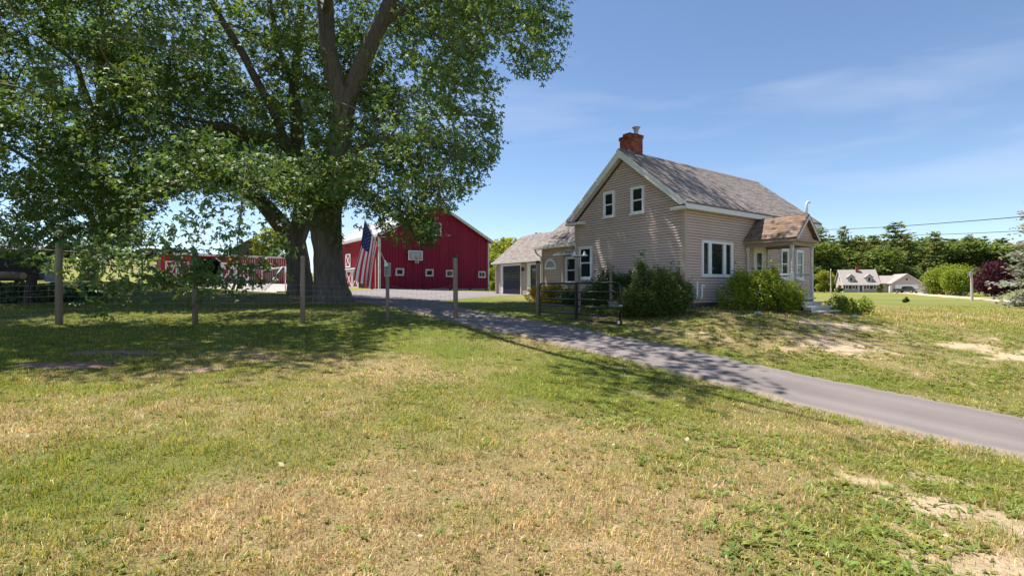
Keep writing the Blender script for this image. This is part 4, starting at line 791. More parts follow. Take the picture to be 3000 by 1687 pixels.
def fsurf(u, v):
    """flag surface: u along the fly, v along the hoist"""
    h = fp(1068, 645) .lerp(fp(1108, 716), v); e0 = fp(1032, 812); e1 = fp(1093, 851); e = e0.lerp(e1, v)
    p = h.lerp(e, u); k = u**0.7
    fold = 0.10*math.sin(v*9.5 + 0.6 + u*0.8)*k + 0.05*math.sin(v*17 + u*2.5)*k + 0.05*math.sin(u*5+v*3)*k
    side = 0.055*math.sin(v*9.5 + 2.2 + u*1.1)*k
    return p + Vector((side, fold, 0.025*math.sin(u*9+v*5)*u))
def fpatch(u0, u1, v0, v1, nu, nv, name, m):
    mb = MB(); vs_ = [fsurf(u0+(u1-u0)*i/nu, v0+(v1-v0)*j/nv) for i in range(nu+1) for j in range(nv+1)]
    mb.add(vs_, [(i*(nv+1)+j, i*(nv+1)+j+1, (i+1)*(nv+1)+j+1, (i+1)*(nv+1)+j) for i in range(nu) for j in range(nv)]); return mb.build(name, m, flag, smooth=True)
for k in range(13): fpatch(0.40 if k < 7 else 0.0, 1.0, k/13, (k+1)/13, 30, 3, 'stripe', 'flag_red' if k % 2 == 0 else 'flag_white')
cant = fpatch(0.0, 0.40, 0.0, 7/13, 16, 20, 'canton', 'flag_blue')
mb = MB()
for r_ in range(9):
    for c_ in range(11):
        if (r_ + c_) % 2: continue
        cu, cv = 0.40*(c_+1)/12, (7/13)*(r_+1)/10
        for dy in (-0.004, 0.004):
            ring_ = []
            for q in range(10):
                a = math.pi/2 + q*math.pi/5; rr = 0.0135 if q % 2 == 0 else 0.0055; ring_.append(fsurf(cu + rr*math.sin(a)*0.5, cv + rr*math.cos(a)*1.0) + Vector((0, dy, 0)))
            mb.add(ring_, [tuple(range(10))])
mb.build('stars', 'flag_white', cant)
# stones and a stake at the drive
def rock(name, x, y, r, label, sq=0.5, seed=0, m='stone'):
    rr = random.Random(seed); mb = MB(); n = 10; prof = []
    for i in range(6):
        a = math.pi*i/5; prof.append((max(0.01, math.sin(a)), -math.cos(a)))
    o = len(mb.v)
    for (q, z) in prof:
        for j in range(n):
            t = 2*math.pi*j/n; k = r*(0.8+0.4*rr.random()); mb.v.append((q*k*math.cos(t), q*k*math.sin(t)*0.8, z*r*sq))
    for i in range(5):
        for j in range(n): mb.f.append((i*n+j, i*n+(j+1) % n, (i+1)*n+(j+1) % n, (i+1)*n+j)); mb.m.append(0)
    return mb.build(name, m, None, loc=(x, y, gz(x, y)+r*sq*0.5), label=label, cat='stone')
rock('flat_stone', -1.72, 16.75, 0.22, 'flat pale stone at the foot of the tall capped fence post', 0.25, 3)
rock('field_stone', 8.35, 16.95, 0.13, 'small grey stone on the grass before the porch bush', 0.6, 5)
rock('field_stone', 12.0, 17.5, 0.12, 'jagged little stone beside the white porch steps', 0.7, 8)
mb = MB(); x, y = -2.9, 14.2; mb.beam((x, y, gz(x, y)-0.05), (x+0.01, y, gz(x, y)+0.22), 0.03, 0.03); mb.build('survey_stake', 'post_wood', None, label='tiny brown stake standing in the lawn before the fence', cat='stake')

# ---------------------------------------------------------------- farm gate and the posts behind it
GA = Vector((1.06, 19.1, 0)); GB = Vector((3.45, 15.9, 0)); gdv = (GB - GA).normalized(); GLn = (GB-GA).length
gate = thing('farm_gate', 'black tubular steel farm gate with six rails swung open beside the drive', 'gate', (GA.x, GA.y, E - 1.11), math.atan2(gdv.y, gdv.x))
Hh = 1.28; zs_ = [1.0, 0.763, 0.551, 0.363, 0.165, 0.0]; rc_ = 0.14
mb = MB(); pts = [(0, 0, 0.0)]
fr = [(0.0, 0, 0.02), (0, 0, Hh-rc_)] + [(rc_-rc_*math.cos(a), 0, Hh-rc_+rc_*math.sin(a)) for a in (0.4, 0.8, 1.2, 1.57)] + [(GLn-rc_, 0, Hh)] + [(GLn-rc_+rc_*math.sin(a), 0, Hh-rc_+rc_*math.cos(a)) for a in (0.4, 0.8, 1.2, 1.57)] + [(GLn, 0, 0.02), (GLn-0.04, 0, 0.0), (0.04, 0, 0.0), (0, 0, 0.02)]
mb.tube(fr, 0.030, 10, cap=False); mb.build('gate_frame', 'black_steel', gate, smooth=True)
for f_ in zs_[1:-1]: mb = MB(); mb.tube([(0.0, 0, Hh*f_), (GLn, 0, Hh*f_)], 0.026, 10); mb.build('gate_rail', 'black_steel', gate, smooth=True)
mb = MB(); mb.box(GLn*0.5-0.045, GLn*0.5+0.045, -0.034, 0.034, -0.02, Hh+0.005); mb.build('gate_upright', 'black_steel', gate)
mb = MB(); mb.box(GLn-0.03, GLn+0.06, -0.035, 0.035, 0.52, 0.58); mb.build('latch', 'galv', gate)
c = Vector((GLn+0.03, -0.07, 0.02)); mb = MB(); mb.tube([c+Vector((0,-0.03,0)), c+Vector((0,-0.022,0)), c+Vector((0,0.022,0)), c+Vector((0,0.03,0))], [0.075, 0.095, 0.095, 0.075], 18); wh = mb.build('wheel', 'rubber', gate); mb = MB(); mb.tube([c+Vector((0,-0.036,0)), c+Vector((0,0.034,0))], 0.055, 14); mb.build('wheel_hub', 'lamp_white', wh)
def post(name, x, y, h, r, label, cap=False, round_=True, m='post_wood'):
    t = thing(name, label, 'post', (x, y, gz(x, y))); mb = MB()
    if round_: mb.tube([(0, 0, -0.2), (0.01, 0, h*0.5), (0, 0.01, h-0.02), (0, 0.01, h)], [r*1.06, r, r*0.97, r*0.9], 14, ridge=0.02, seed=int(h*100))
    else: mb.box(-r, r, -r, r, -0.2, h)
    mb.build('post_shaft', m, t, smooth=round_)
    if cap: mb = MB(); mb.lathe([(r*1.12, h-0.03), (r*1.2, h), (r*0.9, h+0.045), (0.01, h+0.07)], (0, 0.01, 0), 14); mb.build('post_cap', 'black_steel', t)
    return t
gp = post('gate_post', 1.0, 19.28, 2.05, 0.082, 'round wooden gate post with black cap at the hinge side of the gate', True)
for f_ in (0.15, 0.8): mb = MB(); mb.beam((0.03, -0.05, 0.02+Hh*f_), (0.10, -0.19, 0.02+Hh*f_), 0.03, 0.03); mb.build('hinge', 'black_steel', gp)
fpost = post('feeder_post', 2.70, 20.0, 1.75, 0.05, 'square wooden post carrying a bird feeder behind the gate', False, False)
bf = thing('bird_feeder', 'white two bowl bird feeder on a black bracket above the wooden post', 'bird feeder', (2.70, 20.0, gz(2.70, 20.0)+1.75), R(-10))
mb = MB(); mb.tube([(0, 0, -0.06), (0, 0, 0.42)], 0.018, 8); mb.box(-0.24, 0.24, -0.02, 0.02, 0.40, 0.43); mb.build('bracket', 'black_steel', bf)
for x in (-0.2, 0.2): mb = MB(); mb.lathe([(0.02, 0.43), (0.13, 0.44), (0.14, 0.47), (0.06, 0.50), (0.05, 0.56), (0.025, 0.62), (0.01, 0.63)], (x, 0, 0), 16); mb.build('feeder_bowl', 'lamp_white', bf, smooth=True)
mb = MB(); mb.box(-0.17, 0.17, -0.05, 0.05, 0.435, 0.455); mb.build('feeder_tray', 'lamp_white', bf)
post('garden_stake', 3.86, 19.5, 1.72, 0.042, 'plain square wooden stake rising from the bushes by the gable wall', False, False)
t = thing('stone_well', 'low pale concrete block ring half hidden behind the gate and bush', 'well', (4.02, 18.6, gz(4.02, 18.6)))
mb = MB(); mb.lathe([(0.40, -0.2), (0.42, 0.0), (0.41, 0.34), (0.38, 0.34)], (0, 0, 0), 22); mb.build('well_ring', 'concrete', t); mb = MB(); mb.lathe([(0.44, 0.342), (0.45, 0.36), (0.44, 0.41), (0.02, 0.42)], (0, 0, 0), 22); mb.build('well_lid', 'concrete', t)

# ---------------------------------------------------------------- small football goal on the gravel
GY = 38.0; goal = thing('soccer_goal', 'bent white tube soccer goal with dark net on the gravel behind the tree', 'soccer goal')
def gp_(px, py, Y): return W(px, py, Y)
rt, lt = gp_(836, 781, 38.5), gp_(762, 781, 39.5); zb_ = -0.33 + E
A0 = Vector((rt.x, 38.5, zb_)); A1 = Vector((rt.x, 38.5, rt.z)); B1 = Vector((lt.x, 39.8, rt.z)); B0 = Vector((lt.x, 39.8, zb_)); back = Vector((-1.25, -0.9, 0))
mid_ = (A1+B1)/2 + Vector((0, 0, -0.14)); A2 = A1 + Vector((-0.35, -0.2, 0)); C0 = A0 + back; D0 = B0 + back
mb = MB(); mb.tube([A0, A1, A1.lerp(mid_, 0.5)+Vector((0,0,-.02)), mid_, B1.lerp(mid_, 0.4), B1, B0], 0.045, 8); mb.build('front_frame', 'white_paint', goal, smooth=True)
mb = MB(); mb.tube([A1.lerp(B1, 0.12), C0], 0.04, 8); mb.build('back_stay', 'white_paint', goal, smooth=True); mb = MB(); mb.tube([B1, B1+back*0.35+Vector((0,0,-.05)), D0], 0.04, 8); mb.build('back_stay', 'white_paint', goal, smooth=True)
mb = MB(); mb.tube([A0, C0, D0, B0], 0.04, 8); mb.build('ground_bar', 'white_paint', goal, smooth=True)
mb = MB()
for i in range(19):
    u = i/18; T = A1.lerp(B1, u)+Vector((0,0,-0.12*math.sin(u*3.14))); Bq = C0.lerp(D0, u); mb.tube([T, T.lerp(Bq, 0.5)+Vector((0.0,0.1,-0.18)), Bq], 0.008, 3, cap=False)
for k in range(1, 14):
    v_ = k/14; mb.tube([A1.lerp(C0, v_).lerp(B1.lerp(D0, v_), q/8)+Vector((0,0.08,-0.16*math.sin(v_*3.14)-0.06*math.sin(q/8*3.14*3))) for q in range(9)], 0.008, 3, cap=False)
mb.build('goal_net', 'goal_net', goal, kind='stuff')

# ---------------------------------------------------------------- logs, slab and dark hut at the left edge
def log(name, pts, r, label):
    t = thing(name, label, 'log'); mb = MB(); n = len(pts); mb.tube(pts, r, 16, ridge=0.05, seed=3); mb.build('log_body', 'log_bark', t, smooth=True)
    a, b = Vector(pts[0]), Vector(pts[1]); d = (a-b).normalized(); rr = r[0] if hasattr(r, '__len__') else r; mb = MB(); mb.tube([a+d*0.001, a+d*0.012], rr*0.92, 16); mb.build('cut_end', 'log_end', t); return t
log('leaning_log', [W(84, 778, 21), W(120, 752, 21.2), W(165, 712, 21.5), W(215, 668, 22)], [0.17, 0.17, 0.16, 0.14], 'thick cut log leaning up behind the leftmost fence post')
log('fallen_log', [W(68, 808, 21), W(20, 806, 21.2), W(-60, 806, 21.5)], [0.15, 0.16, 0.16], 'cut log lying level at the left edge of the picture')
x, y = W(88, 820, 21.3).x, 21.3; z = gz(x, y); mb = MB(); mb.tube([(x, y, z-0.2), (x, y, z+0.35), (x+0.1, y, W(88, 806, 21.3).z)], [0.24, 0.19, 0.15], 60, ridge=0.09); mb.build('tree_stump', 'twig', None, smooth=True, label='dark stump propping the two cut logs at the left', cat='stump')
mb = MB(); p = W(140, 822, 24); mb.hexa([(-0.30, -0.06, 0), (0.30, -0.06, 0), (0.30, 0.0, 0), (-0.30, 0.0, 0), (-0.62, 0.25, 0.62), (-0.15, 0.25, 0.66), (-0.15, 0.31, 0.66), (-0.62, 0.31, 0.62)]); mb.build('leaning_slab', 'slab_grey', None, loc=(p.x+0.2, p.y, p.z-0.05), label='pale blue grey slab leaning just left of the leftmost post', cat='slab')
p = W(25, 800, 30); hut = thing('dark_board_hut', 'dark blue black board hut with slatted sides at the left edge', 'hut', (p.x-1.0, 30, gz(p.x-1, 30)), R(28))
mb = MB(); mb.box(-2.5, 2.1, 0.05, 2.4, -0.3, 1.75); hw_ = mb.build('wall', 'dark_board', hut)
for i in range(9): mb = MB(); mb.box(-2.55, 2.15, -0.01, 0.045, 0.05+i*0.19, 0.22+i*0.19); mb.build('plank', 'dark_board', hw_)
mb = MB(); mb.hexa([(-2.8, -0.35, 1.80), (2.4, -0.35, 1.80), (2.4, 2.7, 2.3), (-2.8, 2.7, 2.3), (-2.8, -0.35, 1.88), (2.4, -0.35, 1.88), (2.4, 2.7, 2.38), (-2.8, 2.7, 2.38)]); mb.build('roof', 'slab_grey', hut)
# paddock fence on the hill
pf_ = thing('paddock_fence', 'thin post and rail paddock fence on the grassy rise at far left', 'fence')
pts = [(-62+i*3.4, 72-i*0.7) for i in range(10)]
for x, y in pts: mb = MB(); z = gz(x, y); mb.box(x-0.07, x+0.07, y-0.07, y+0.07, z-0.2, z+1.35); mb.build('rail_post', 'dark_board', pf_)
for (xa, ya), (xb, yb) in zip(pts[:-1], pts[1:]):
    for h in (0.5, 0.9, 1.25): mb = MB(); mb.beam((xa, ya, gz(xa, ya)+h), (xb, yb, gz(xb, yb)+h), 0.04, 0.10); mb.build('rail', 'grey_wood', pf_)
# ---------------------------------------------------------------- neighbouring house across the field
NL = (93.0, 140.0, E - 1.22); NR = R(-19); nh = thing('neighbour_house', 'pale cape style house with two dormers, red chimney and dark shutters across the field', 'house', NL, NR)
NW, ND, nez, nrz = 8.6, 8.0, 2.35, 6.3
mb = MB(); mb.prism([(0.02, 0.02, -0.5), (0.02, ND, -0.5), (0.02, ND, nez), (0.02, ND/2, nrz-0.25), (0.02, 0.02, nez)], (NW-0.04, 0, 0)); nw = mb.build('wall', 'neigh_wall', nh)
plA = lambda u, o, z: (u, 0.02 - o, z); plW = lambda u, o, z: (0.02 - o, u, z)
siding(nw, plA, lambda z: 0.0, lambda z: NW, 0.15, nez, ex=0.2, m='neigh_wall')
ns = (nrz-nez)/(ND/2); mb = MB()
for sg in (0, 1):
    y0 = -0.4 if sg == 0 else ND+0.4; z0 = nez-0.4*ns
    mb.hexa([(-0.3, y0, z0), (NW+0.3, y0, z0), (NW+0.3, ND/2, nrz), (-0.3, ND/2, nrz), (-0.3, y0, z0+0.14), (NW+0.3, y0, z0+0.14), (NW+0.3, ND/2, nrz+0.14), (-0.3, ND/2, nrz+0.14)])
nroof = mb.build('roof', 'neigh_roof', nh)
mb = MB(); mb.box(-0.32, NW+0.32, -0.43, -0.405, nez-0.4*ns-0.05, nez-0.4*ns+0.14); mb.build('fascia', 'white_paint', nh)
for sg in (0, 1):
    y0 = -0.4 if sg == 0 else ND+0.4; z0 = nez-0.4*ns; mb = MB(); mb.prism([(-0.33, y0, z0-0.1), (-0.33, ND/2, nrz-0.1), (-0.33, ND/2, nrz+0.14), (-0.33, y0, z0+0.14)], (0.028, 0, 0)); mb.build('rake_board', 'white_paint', nh)
def nwin(u, w=0.95): 
    window(nh, plA, u, u+w, 0.95, 2.12, 2, 1, trim=0.12, m='white_paint', proud=0.09)
    for a in (u-0.42, u+w+0.05): mb = MB(); pbox(mb, plA, a, a+0.37, 0.02, 0.06, 0.95, 2.12); mb.build('shutter', 'maroon', nh)
for u in (0.45, 2.05, 5.45, 7.05): nwin(u, 0.85)
mb = MB(); pbox(mb, plA, 3.55, 4.85, 0, 0.10, 0.2, 2.25); nd = mb.build('door', 'white_paint', nh); mb = MB(); pbox(mb, plA, 3.92, 4.5, 0.101, 0.13, 0.3, 2.05); mb.build('door_leaf', 'maroon', nd)
mb = MB(); mb.box(3.3, 5.1, -1.1, 0.0, -0.3, 0.2); mb.build('door_step', 'concrete', nh)
for x in (2.05, 6.35):
    y = 0.6; z0 = nez + y*ns - 0.2; mb = MB(); mb.prism([(x-0.75, y, z0), (x+0.75, y, z0), (x+0.75, y, z0+1.55), (x, y, z0+2.2), (x-0.75, y, z0+1.55)], (0, 2.6, 0)); dm = mb.build('dormer', 'neigh_wall', nh)
    mb = MB()
    for sg in (-1, 1): mb.hexa([(x+sg*1.0, y-0.25, z0+1.36), (x+sg*1.0, y+2.9, z0+1.36), (x, y+2.9, z0+2.22), (x, y-0.25, z0+2.22), (x+sg*1.0, y-0.25, z0+1.48), (x+sg*1.0, y+2.9, z0+1.48), (x, y+2.9, z0+2.34), (x, y-0.25, z0+2.34)])
    mb.build('dormer_roof', 'neigh_roof', dm); plD = lambda u, o, z, y=y: (u, y-o, z); window(dm, plD, x-0.45, x+0.45, z0+0.25, z0+1.5, 2, 1, trim=0.1, m='white_paint', proud=0.08, name='dormer_window')
mb = MB(); mb.box(3.9, 4.55, ND/2-0.9, ND/2-0.3, nrz-1.2, nrz+1.0); mb.box(3.84, 4.61, ND/2-0.96, ND/2-0.24, nrz+1.002, nrz+1.15); mb.build('chimney', 'brick', nh)
window(nh, plW, 3.0, 3.8, 3.4, 4.6, 2, 1, m='white_paint'); window(nh, plW, 1.6, 2.4, 0.9, 2.1, 2, 1, m='white_paint')
ng = thing('neighbour_garage', 'pale front gabled garage with wide white door joined to the cape house', 'garage', NL, NR)
g0, g1, gy_ = 10.66, 17.4, -2.2; gm_ = (g0+g1)/2; gz1, gz2 = 2.55, 4.95
mb = MB(); mb.prism([(g0, gy_, -0.5), (g1, gy_, -0.5), (g1, gy_, gz1), (gm_, gy_, gz2-0.1), (g0, gy_, gz1)], (0, 8.2, 0)); ngw = mb.build('wall', 'neigh_wall', ng)
mb = MB(); mb.box(NW+0.02, g0-0.01, 0.6, 6.0, -0.5, 2.4); mb.build('link_wall', 'neigh_wall', ng)
mb = MB(); mb.hexa([(NW+0.32, 0.2, 2.35), (g0+1.5, 0.2, 2.35), (g0+2.6, 3.4, 4.55), (NW+0.32, 3.4, 4.55), (NW+0.32, 0.2, 2.47), (g0+1.5, 0.2, 2.47), (g0+2.6, 3.4, 4.67), (NW+0.32, 3.4, 4.67)]); mb.build('link_roof', 'neigh_roof', ng)
gsn = (gz2-gz1)/(gm_-g0); mb = MB()
for x0 in (g0-0.35, g1+0.35): mb.hexa([(x0, gy_-0.35, gz1-0.35*gsn), (x0, 6.3, gz1-0.35*gsn), (gm_, 6.3, gz2), (gm_, gy_-0.35, gz2), (x0, gy_-0.35, gz1-0.35*gsn+0.13), (x0, 6.3, gz1-0.35*gsn+0.13), (gm_, 6.3, gz2+0.13), (gm_, gy_-0.35, gz2+0.13)])
mb.build('roof', 'neigh_roof', ng)
for x0 in (g0-0.35, g1+0.35): mb = MB(); mb.prism([(x0, gy_-0.38, gz1-0.35*gsn-0.12), (gm_, gy_-0.38, gz2-0.12), (gm_, gy_-0.38, gz2+0.13), (x0, gy_-0.38, gz1-0.35*gsn+0.13)], (0, 0.028, 0)); mb.build('rake_board', 'white_paint', ng)
plg = lambda u, o, z: (u, gy_ - o, z)
mb = MB(); pbox(mb, plg, g0+0.75, g1-0.85, 0, 0.08, 0.02, 2.2); gd_ = mb.build('garage_door', 'white_paint', ng)
for i in range(4): mb = MB(); pbox(mb, plg, g0+0.87, g1-0.97, 0.081, 0.10, 0.06+i*0.52, 0.54+i*0.52); mb.build('door_panel', 'vinyl_white', gd_)
window(ng, plg, gm_-0.4, gm_+0.4, 3.2, 3.85, 1, 1, m='white_paint'); mb = MB(); mb.box(g0-0.5, g0, gy_-0.3, gy_+0.2, -0.3, 1.9); mb.build('white_pier', 'white_paint', ng)
t = thing('garden_shed', 'small grey lean to shed right of the neighbour garage', 'shed', (112.9, 135.5, E-1.4), NR)
mb = MB(); mb.box(0, 3.0, 0, 3, -0.4, 2.1); mb.build('wall', 'grey_wood', t); mb = MB(); mb.hexa([(-0.2, -0.3, 2.1), (3.2, -0.3, 1.75), (3.2, 3.2, 1.75), (-0.2, 3.2, 2.55), (-0.2, -0.3, 2.22), (3.2, -0.3, 1.87), (3.2, 3.2, 1.87), (-0.2, 3.2, 2.67)]); mb.build('roof', 'neigh_roof', t); mb = MB(); mb.box(0.5, 2.4, -0.05, -0.01, 0.0, 1.7); mb.build('door', 'galv', t)
t = thing('white_trailer', 'boxy white trailer parked beyond the grey garden shed', 'trailer', (117.2, 133, E-1.4), NR)
mb = MB(); mb.box(0, 2.3, 0, 4.2, 0.3, 2.2); mb.build('trailer_body', 'vinyl_white', t); mb = MB(); mb.box(0.3, 1.6, -0.03, -0.01, 0.55, 1.9); mb.build('trailer_door', 'galv', t)
for x in (0.1, 2.2):
    for y in (1.6, 2.5): mb = MB(); mb.tube([(x-0.1, y, 0.3), (x+0.1, y, 0.3)], 0.33, 14); mb.build('wheel', 'rubber', t)
# pickup truck
tk = thing('pickup_truck', 'dark pickup truck parked before the white garage door', 'truck', (100.7, 127.2, gz(100.7, 127.2)+0.02), R(-74))
mb = MB(); prof = [(-2.75, 0.45), (-2.75, 1.08), (-0.75, 1.10), (-0.70, 1.12), (-0.45, 1.72), (0.55, 1.76), (1.15, 1.18), (2.45, 1.08), (2.72, 0.92), (2.75, 0.45)]
mb.prism([(x, -0.93, z) for x, z in prof], (0, 1.86, 0)); mb.build('truck_body', 'truck_paint', tk)
mb = MB(); mb.box(-2.6, -0.85, -0.75, 0.75, 1.075, 1.13); mb.build('truck_bed', 'dark_inside', tk)
for sg in (-1, 1):
    mb = MB(); y = sg*0.94; mb.prism([(-0.55, y, 1.16), (-0.36, y, 1.64), (0.48, y, 1.67), (0.92, y, 1.20)], (0, sg*0.01, 0)); mb.build('side_window', 'glass', tk)
    for x in (-1.85, 1.75):
        mb = MB(); mb.tube([(x, y-sg*0.2, 0.40), (x, y+sg*0.02, 0.40)], 0.40, 18); w_ = mb.build('wheel', 'rubber', tk); mb = MB(); mb.tube([(x, y+sg*0.021, 0.40), (x, y+sg*0.035, 0.40)], 0.24, 14); mb.build('hubcap', 'chrome', w_)
    mb = MB(); mb.box(2.70, 2.775, min(sg*0.60, sg*0.88), max(sg*0.60, sg*0.88), 0.78, 0.96); mb.build('headlight', 'lamp_white', tk)
mb = MB(); mb.prism([(0.60, -0.80, 1.735), (1.14, -0.80, 1.20), (1.14, 0.80, 1.20), (0.60, 0.80, 1.735)], (0.03, 0, 0.03)); mb.build('windscreen', 'glass', tk)
mb = MB(); mb.box(2.752, 2.80, -0.55, 0.55, 0.62, 0.95); mb.build('grille', 'chrome', tk); mb = MB(); mb.box(2.74, 2.90, -0.95, 0.95, 0.42, 0.60); mb.build('bumper', 'chrome', tk)
# poles and wires
t = thing('flagpole', 'thin white flagpole with a small furled flag left of the cape house', 'flagpole', (W(2434, 860, 128).x, 128, gz(W(2434, 860, 128).x, 128)))
mb = MB(); mb.tube([(0, 0, -0.3), (0, 0, 5.9)], [0.14, 0.10], 10); mb.build('pole_shaft', 'pole_wood', t); mb = MB(); mb.lathe([(0, 5.9), (0.13, 5.95), (0.16, 6.05), (0.1, 6.2), (0, 6.22)], (0, 0, 0), 10); mb.build('finial', 'lamp_white', t); mb = MB(); mb.hexa([(0.1, 0, 4.6), (0.3, 0.05, 4.4), (0.3, 0.15, 4.4), (0.1, 0.1, 4.6), (0.1, 0, 5.3), (0.35, 0.05, 5.2), (0.35, 0.15, 5.2), (0.1, 0.1, 5.3)]); mb.build('furled_flag', 'flag_red', t)
p = W(2848, 867, 70); t = thing('utility_pole', 'short bleached utility pole with guy wire beside the purple maple', 'utility pole', (p.x, 70, gz(p.x, 70)))
mb = MB(); mb.tube([(0, 0, -0.3), (-0.12, 0, 4.1)], [0.17, 0.13], 12); mb.build('pole_shaft', 'pole_wood', t); mb = MB(); mb.tube([(-0.35, -0.1, 3.45), (-0.35, -0.1, 4.05)], 0.16, 10); mb.beam((-0.6, 0, 3.95), (0.5, 0, 3.95), 0.08, 0.1); mb.build('transformer', 'galv', t); mb = MB(); mb.tube([(-0.1, 0, 3.0), (-2.6, -0.5, -0.1)], 0.015, 5); mb.build('guy_wire', 'cable', t)
def wire(name, A, B, sag, r, label):
    mb = MB(); mb.tube([Vector(A).lerp(Vector(B), i/24) - Vector((0, 0, sag*math.sin(math.pi*i/24))) for i in range(25)], r, 5); mb.build(name, 'cable', None, label=label, cat='wire')
wire('power_line', W(2330, 674, 95), W(3150, 622, 36), 0.35, 0.035, 'upper black power line crossing the sky at right')
wire('power_line', W(2560, 689, 95), W(3120, 670, 42), 0.2, 0.032, 'lower thin power line against the pine tops at right')
strip('neighbour_drive', [(100.5, 133.0), (94, 118), (74, 80), (57, 56), (44, 41), (38, 33)], [(107.0, 131.5), (98, 114), (77.5, 78.5), (59.5, 54.8), (46, 39.6), (40, 31.5)], 'tan_drive', 60, 6, 0.06)
strip('neighbour_apron', [(101.5, 127.5), (108.5, 125.5), (114, 127)], [(104.0, 136.0), (109.0, 134.2), (116, 133)], 'tan_drive', 14, 8, 0.10)
# ---------------------------------------------------------------- foliage
def unit(a): return a / np.maximum(np.linalg.norm(a, axis=1, keepdims=True), 1e-9)
def leaves(P, size, col, r, lobes=3, droop=0.55, flat=0.8, wid=0.20, out=None):
    """leaf quads at points P: three pointed lobes (or one) from the stalk end"""
    n = len(P); size = np.broadcast_to(size, (n,)) * (0.7 + 0.6*r.random(n))
    ang = r.random(n)*6.283; a = np.stack([np.cos(ang), np.sin(ang), -droop*(0.3+1.2*r.random(n))], 1); a = unit(a)
    base_n = np.array([0, 0, 1.0]) if out is None else np.array([0, 0, 0.85]) + 0.62*out
    up = unit(base_n + r.normal(0, flat, (n, 3))); b = unit(np.cross(up, a)); nn = np.cross(a, b)
    V = []; L = [(0.0, 1.0), (1.0, 0.78), (-1.0, 0.78)][:lobes]
    for th, ln in L:
        d = a*math.cos(th) + b*math.sin(th); p = -a*math.sin(th) + b*math.cos(th); s = (size*ln)[:, None]; w = (size*wid)[:, None]
        V.append(np.stack([P, P + d*s*0.5 + p*w - nn*s*0.04, P + d*s - nn*s*0.16, P + d*s*0.5 - p*w - nn*s*0.04], 1))
    V = np.stack(V, 1).reshape(-1, 3); m = lobes*n; Q = np.arange(4*m).reshape(m, 4); C = np.repeat(col, 4*lobes, 0)
    return V, Q, C
def proj(P): return 1500 + F*P[:, 0]/np.maximum(P[:, 1], 0.1), 843.5 - F*(P[:, 2]-E)/np.maximum(P[:, 1], 0.1)
def inpoly(x, y, poly):
    c = np.zeros(len(x), bool); n = len(poly)
    for i in range(n):
        x1, y1 = poly[i]; x2, y2 = poly[(i+1) % n]
        if y1 == y2: continue
        c ^= ((y1 > y) != (y2 > y)) & (x < (x2-x1)*(y-y1)/(y2-y1) + x1)
    return c
def smooth_path(pts, rad, k=5):
    P = [Vector(p) for p in pts]; out = []; rr = []
    for i in range(len(P)-1):
        p0, p1, p2, p3 = P[max(i-1, 0)], P[i], P[i+1], P[min(i+2, len(P)-1)]
        for q in range(k):
            t = q/k; out.append(0.5*((2*p1) + (p2-p0)*t + (2*p0-5*p1+4*p2-p3)*t*t + (3*p1-p0-3*p2+p3)*t**3)); rr.append(rad[i]*(1-t)+rad[i+1]*t)
    out.append(P[-1]); rr.append(rad[-1]); return out, rr
def limbset(specs, n0=22):
    """tubes for trunk and limbs; returns mesh builder and sample nodes"""
    mb = MB(); nodes = []
    for i, (pts, rad) in enumerate(specs):
        p, r_ = smooth_path(pts, rad, 9 if max(rad) > 0.3 else 5); mb.tube(p, r_, 84 if max(rad) > 0.3 else 12, ridge=0.060 if max(rad) > 0.3 else 0.03, seed=i); nodes += [tuple(q) for q in p]
    return mb, np.array(nodes)
def branches(nodes, targets, r0, r1, seed):
    """connect target points to the growing branch network, nearest first"""
    rr = random.Random(seed); T = [np.array(t) for t in targets]; d = [np.min(((nodes-t)**2).sum(1)) for t in T]; order = np.argsort(d); N = nodes.copy(); mb = MB()
    for k in order:
        t = T[k]; dd = ((N-t)**2).sum(1) + 3.0*np.maximum(0, N[:, 2]-t[2]-1.5)**2; j = int(np.argmin(dd)); a = N[j]; L = np.linalg.norm(t-a)
        if L < 0.15: continue
        m = (a+t)/2 + np.array([rr.uniform(-.1, .1), rr.uniform(-.1, .1), rr.uniform(0.03, 0.16)])*L; q = [a, a*0.3+m*0.7-0.0, m*0.4+t*0.6, t]; s = min(1.0, L/2.5)
        mb.tube(q, [r0*s+r1, r0*s*0.7+r1, r1*1.3, r1*0.6], 4, cap=False); N = np.concatenate([N, np.array(q[1:])])
    return mb, N
LEAFG = np.array([0.068, 0.128, 0.031])
def leafcol(n, r, base=LEAFG, yel=0.20, var=0.45):
    c = base*(1-var/2+var*r.random(n))[:, None]*np.stack([0.85+0.4*r.random(n), np.ones(n), 0.8+0.5*r.random(n)], 1)
    k = r.random(n) < yel; c[k] *= np.array([1.75, 1.45, 1.0]); return c
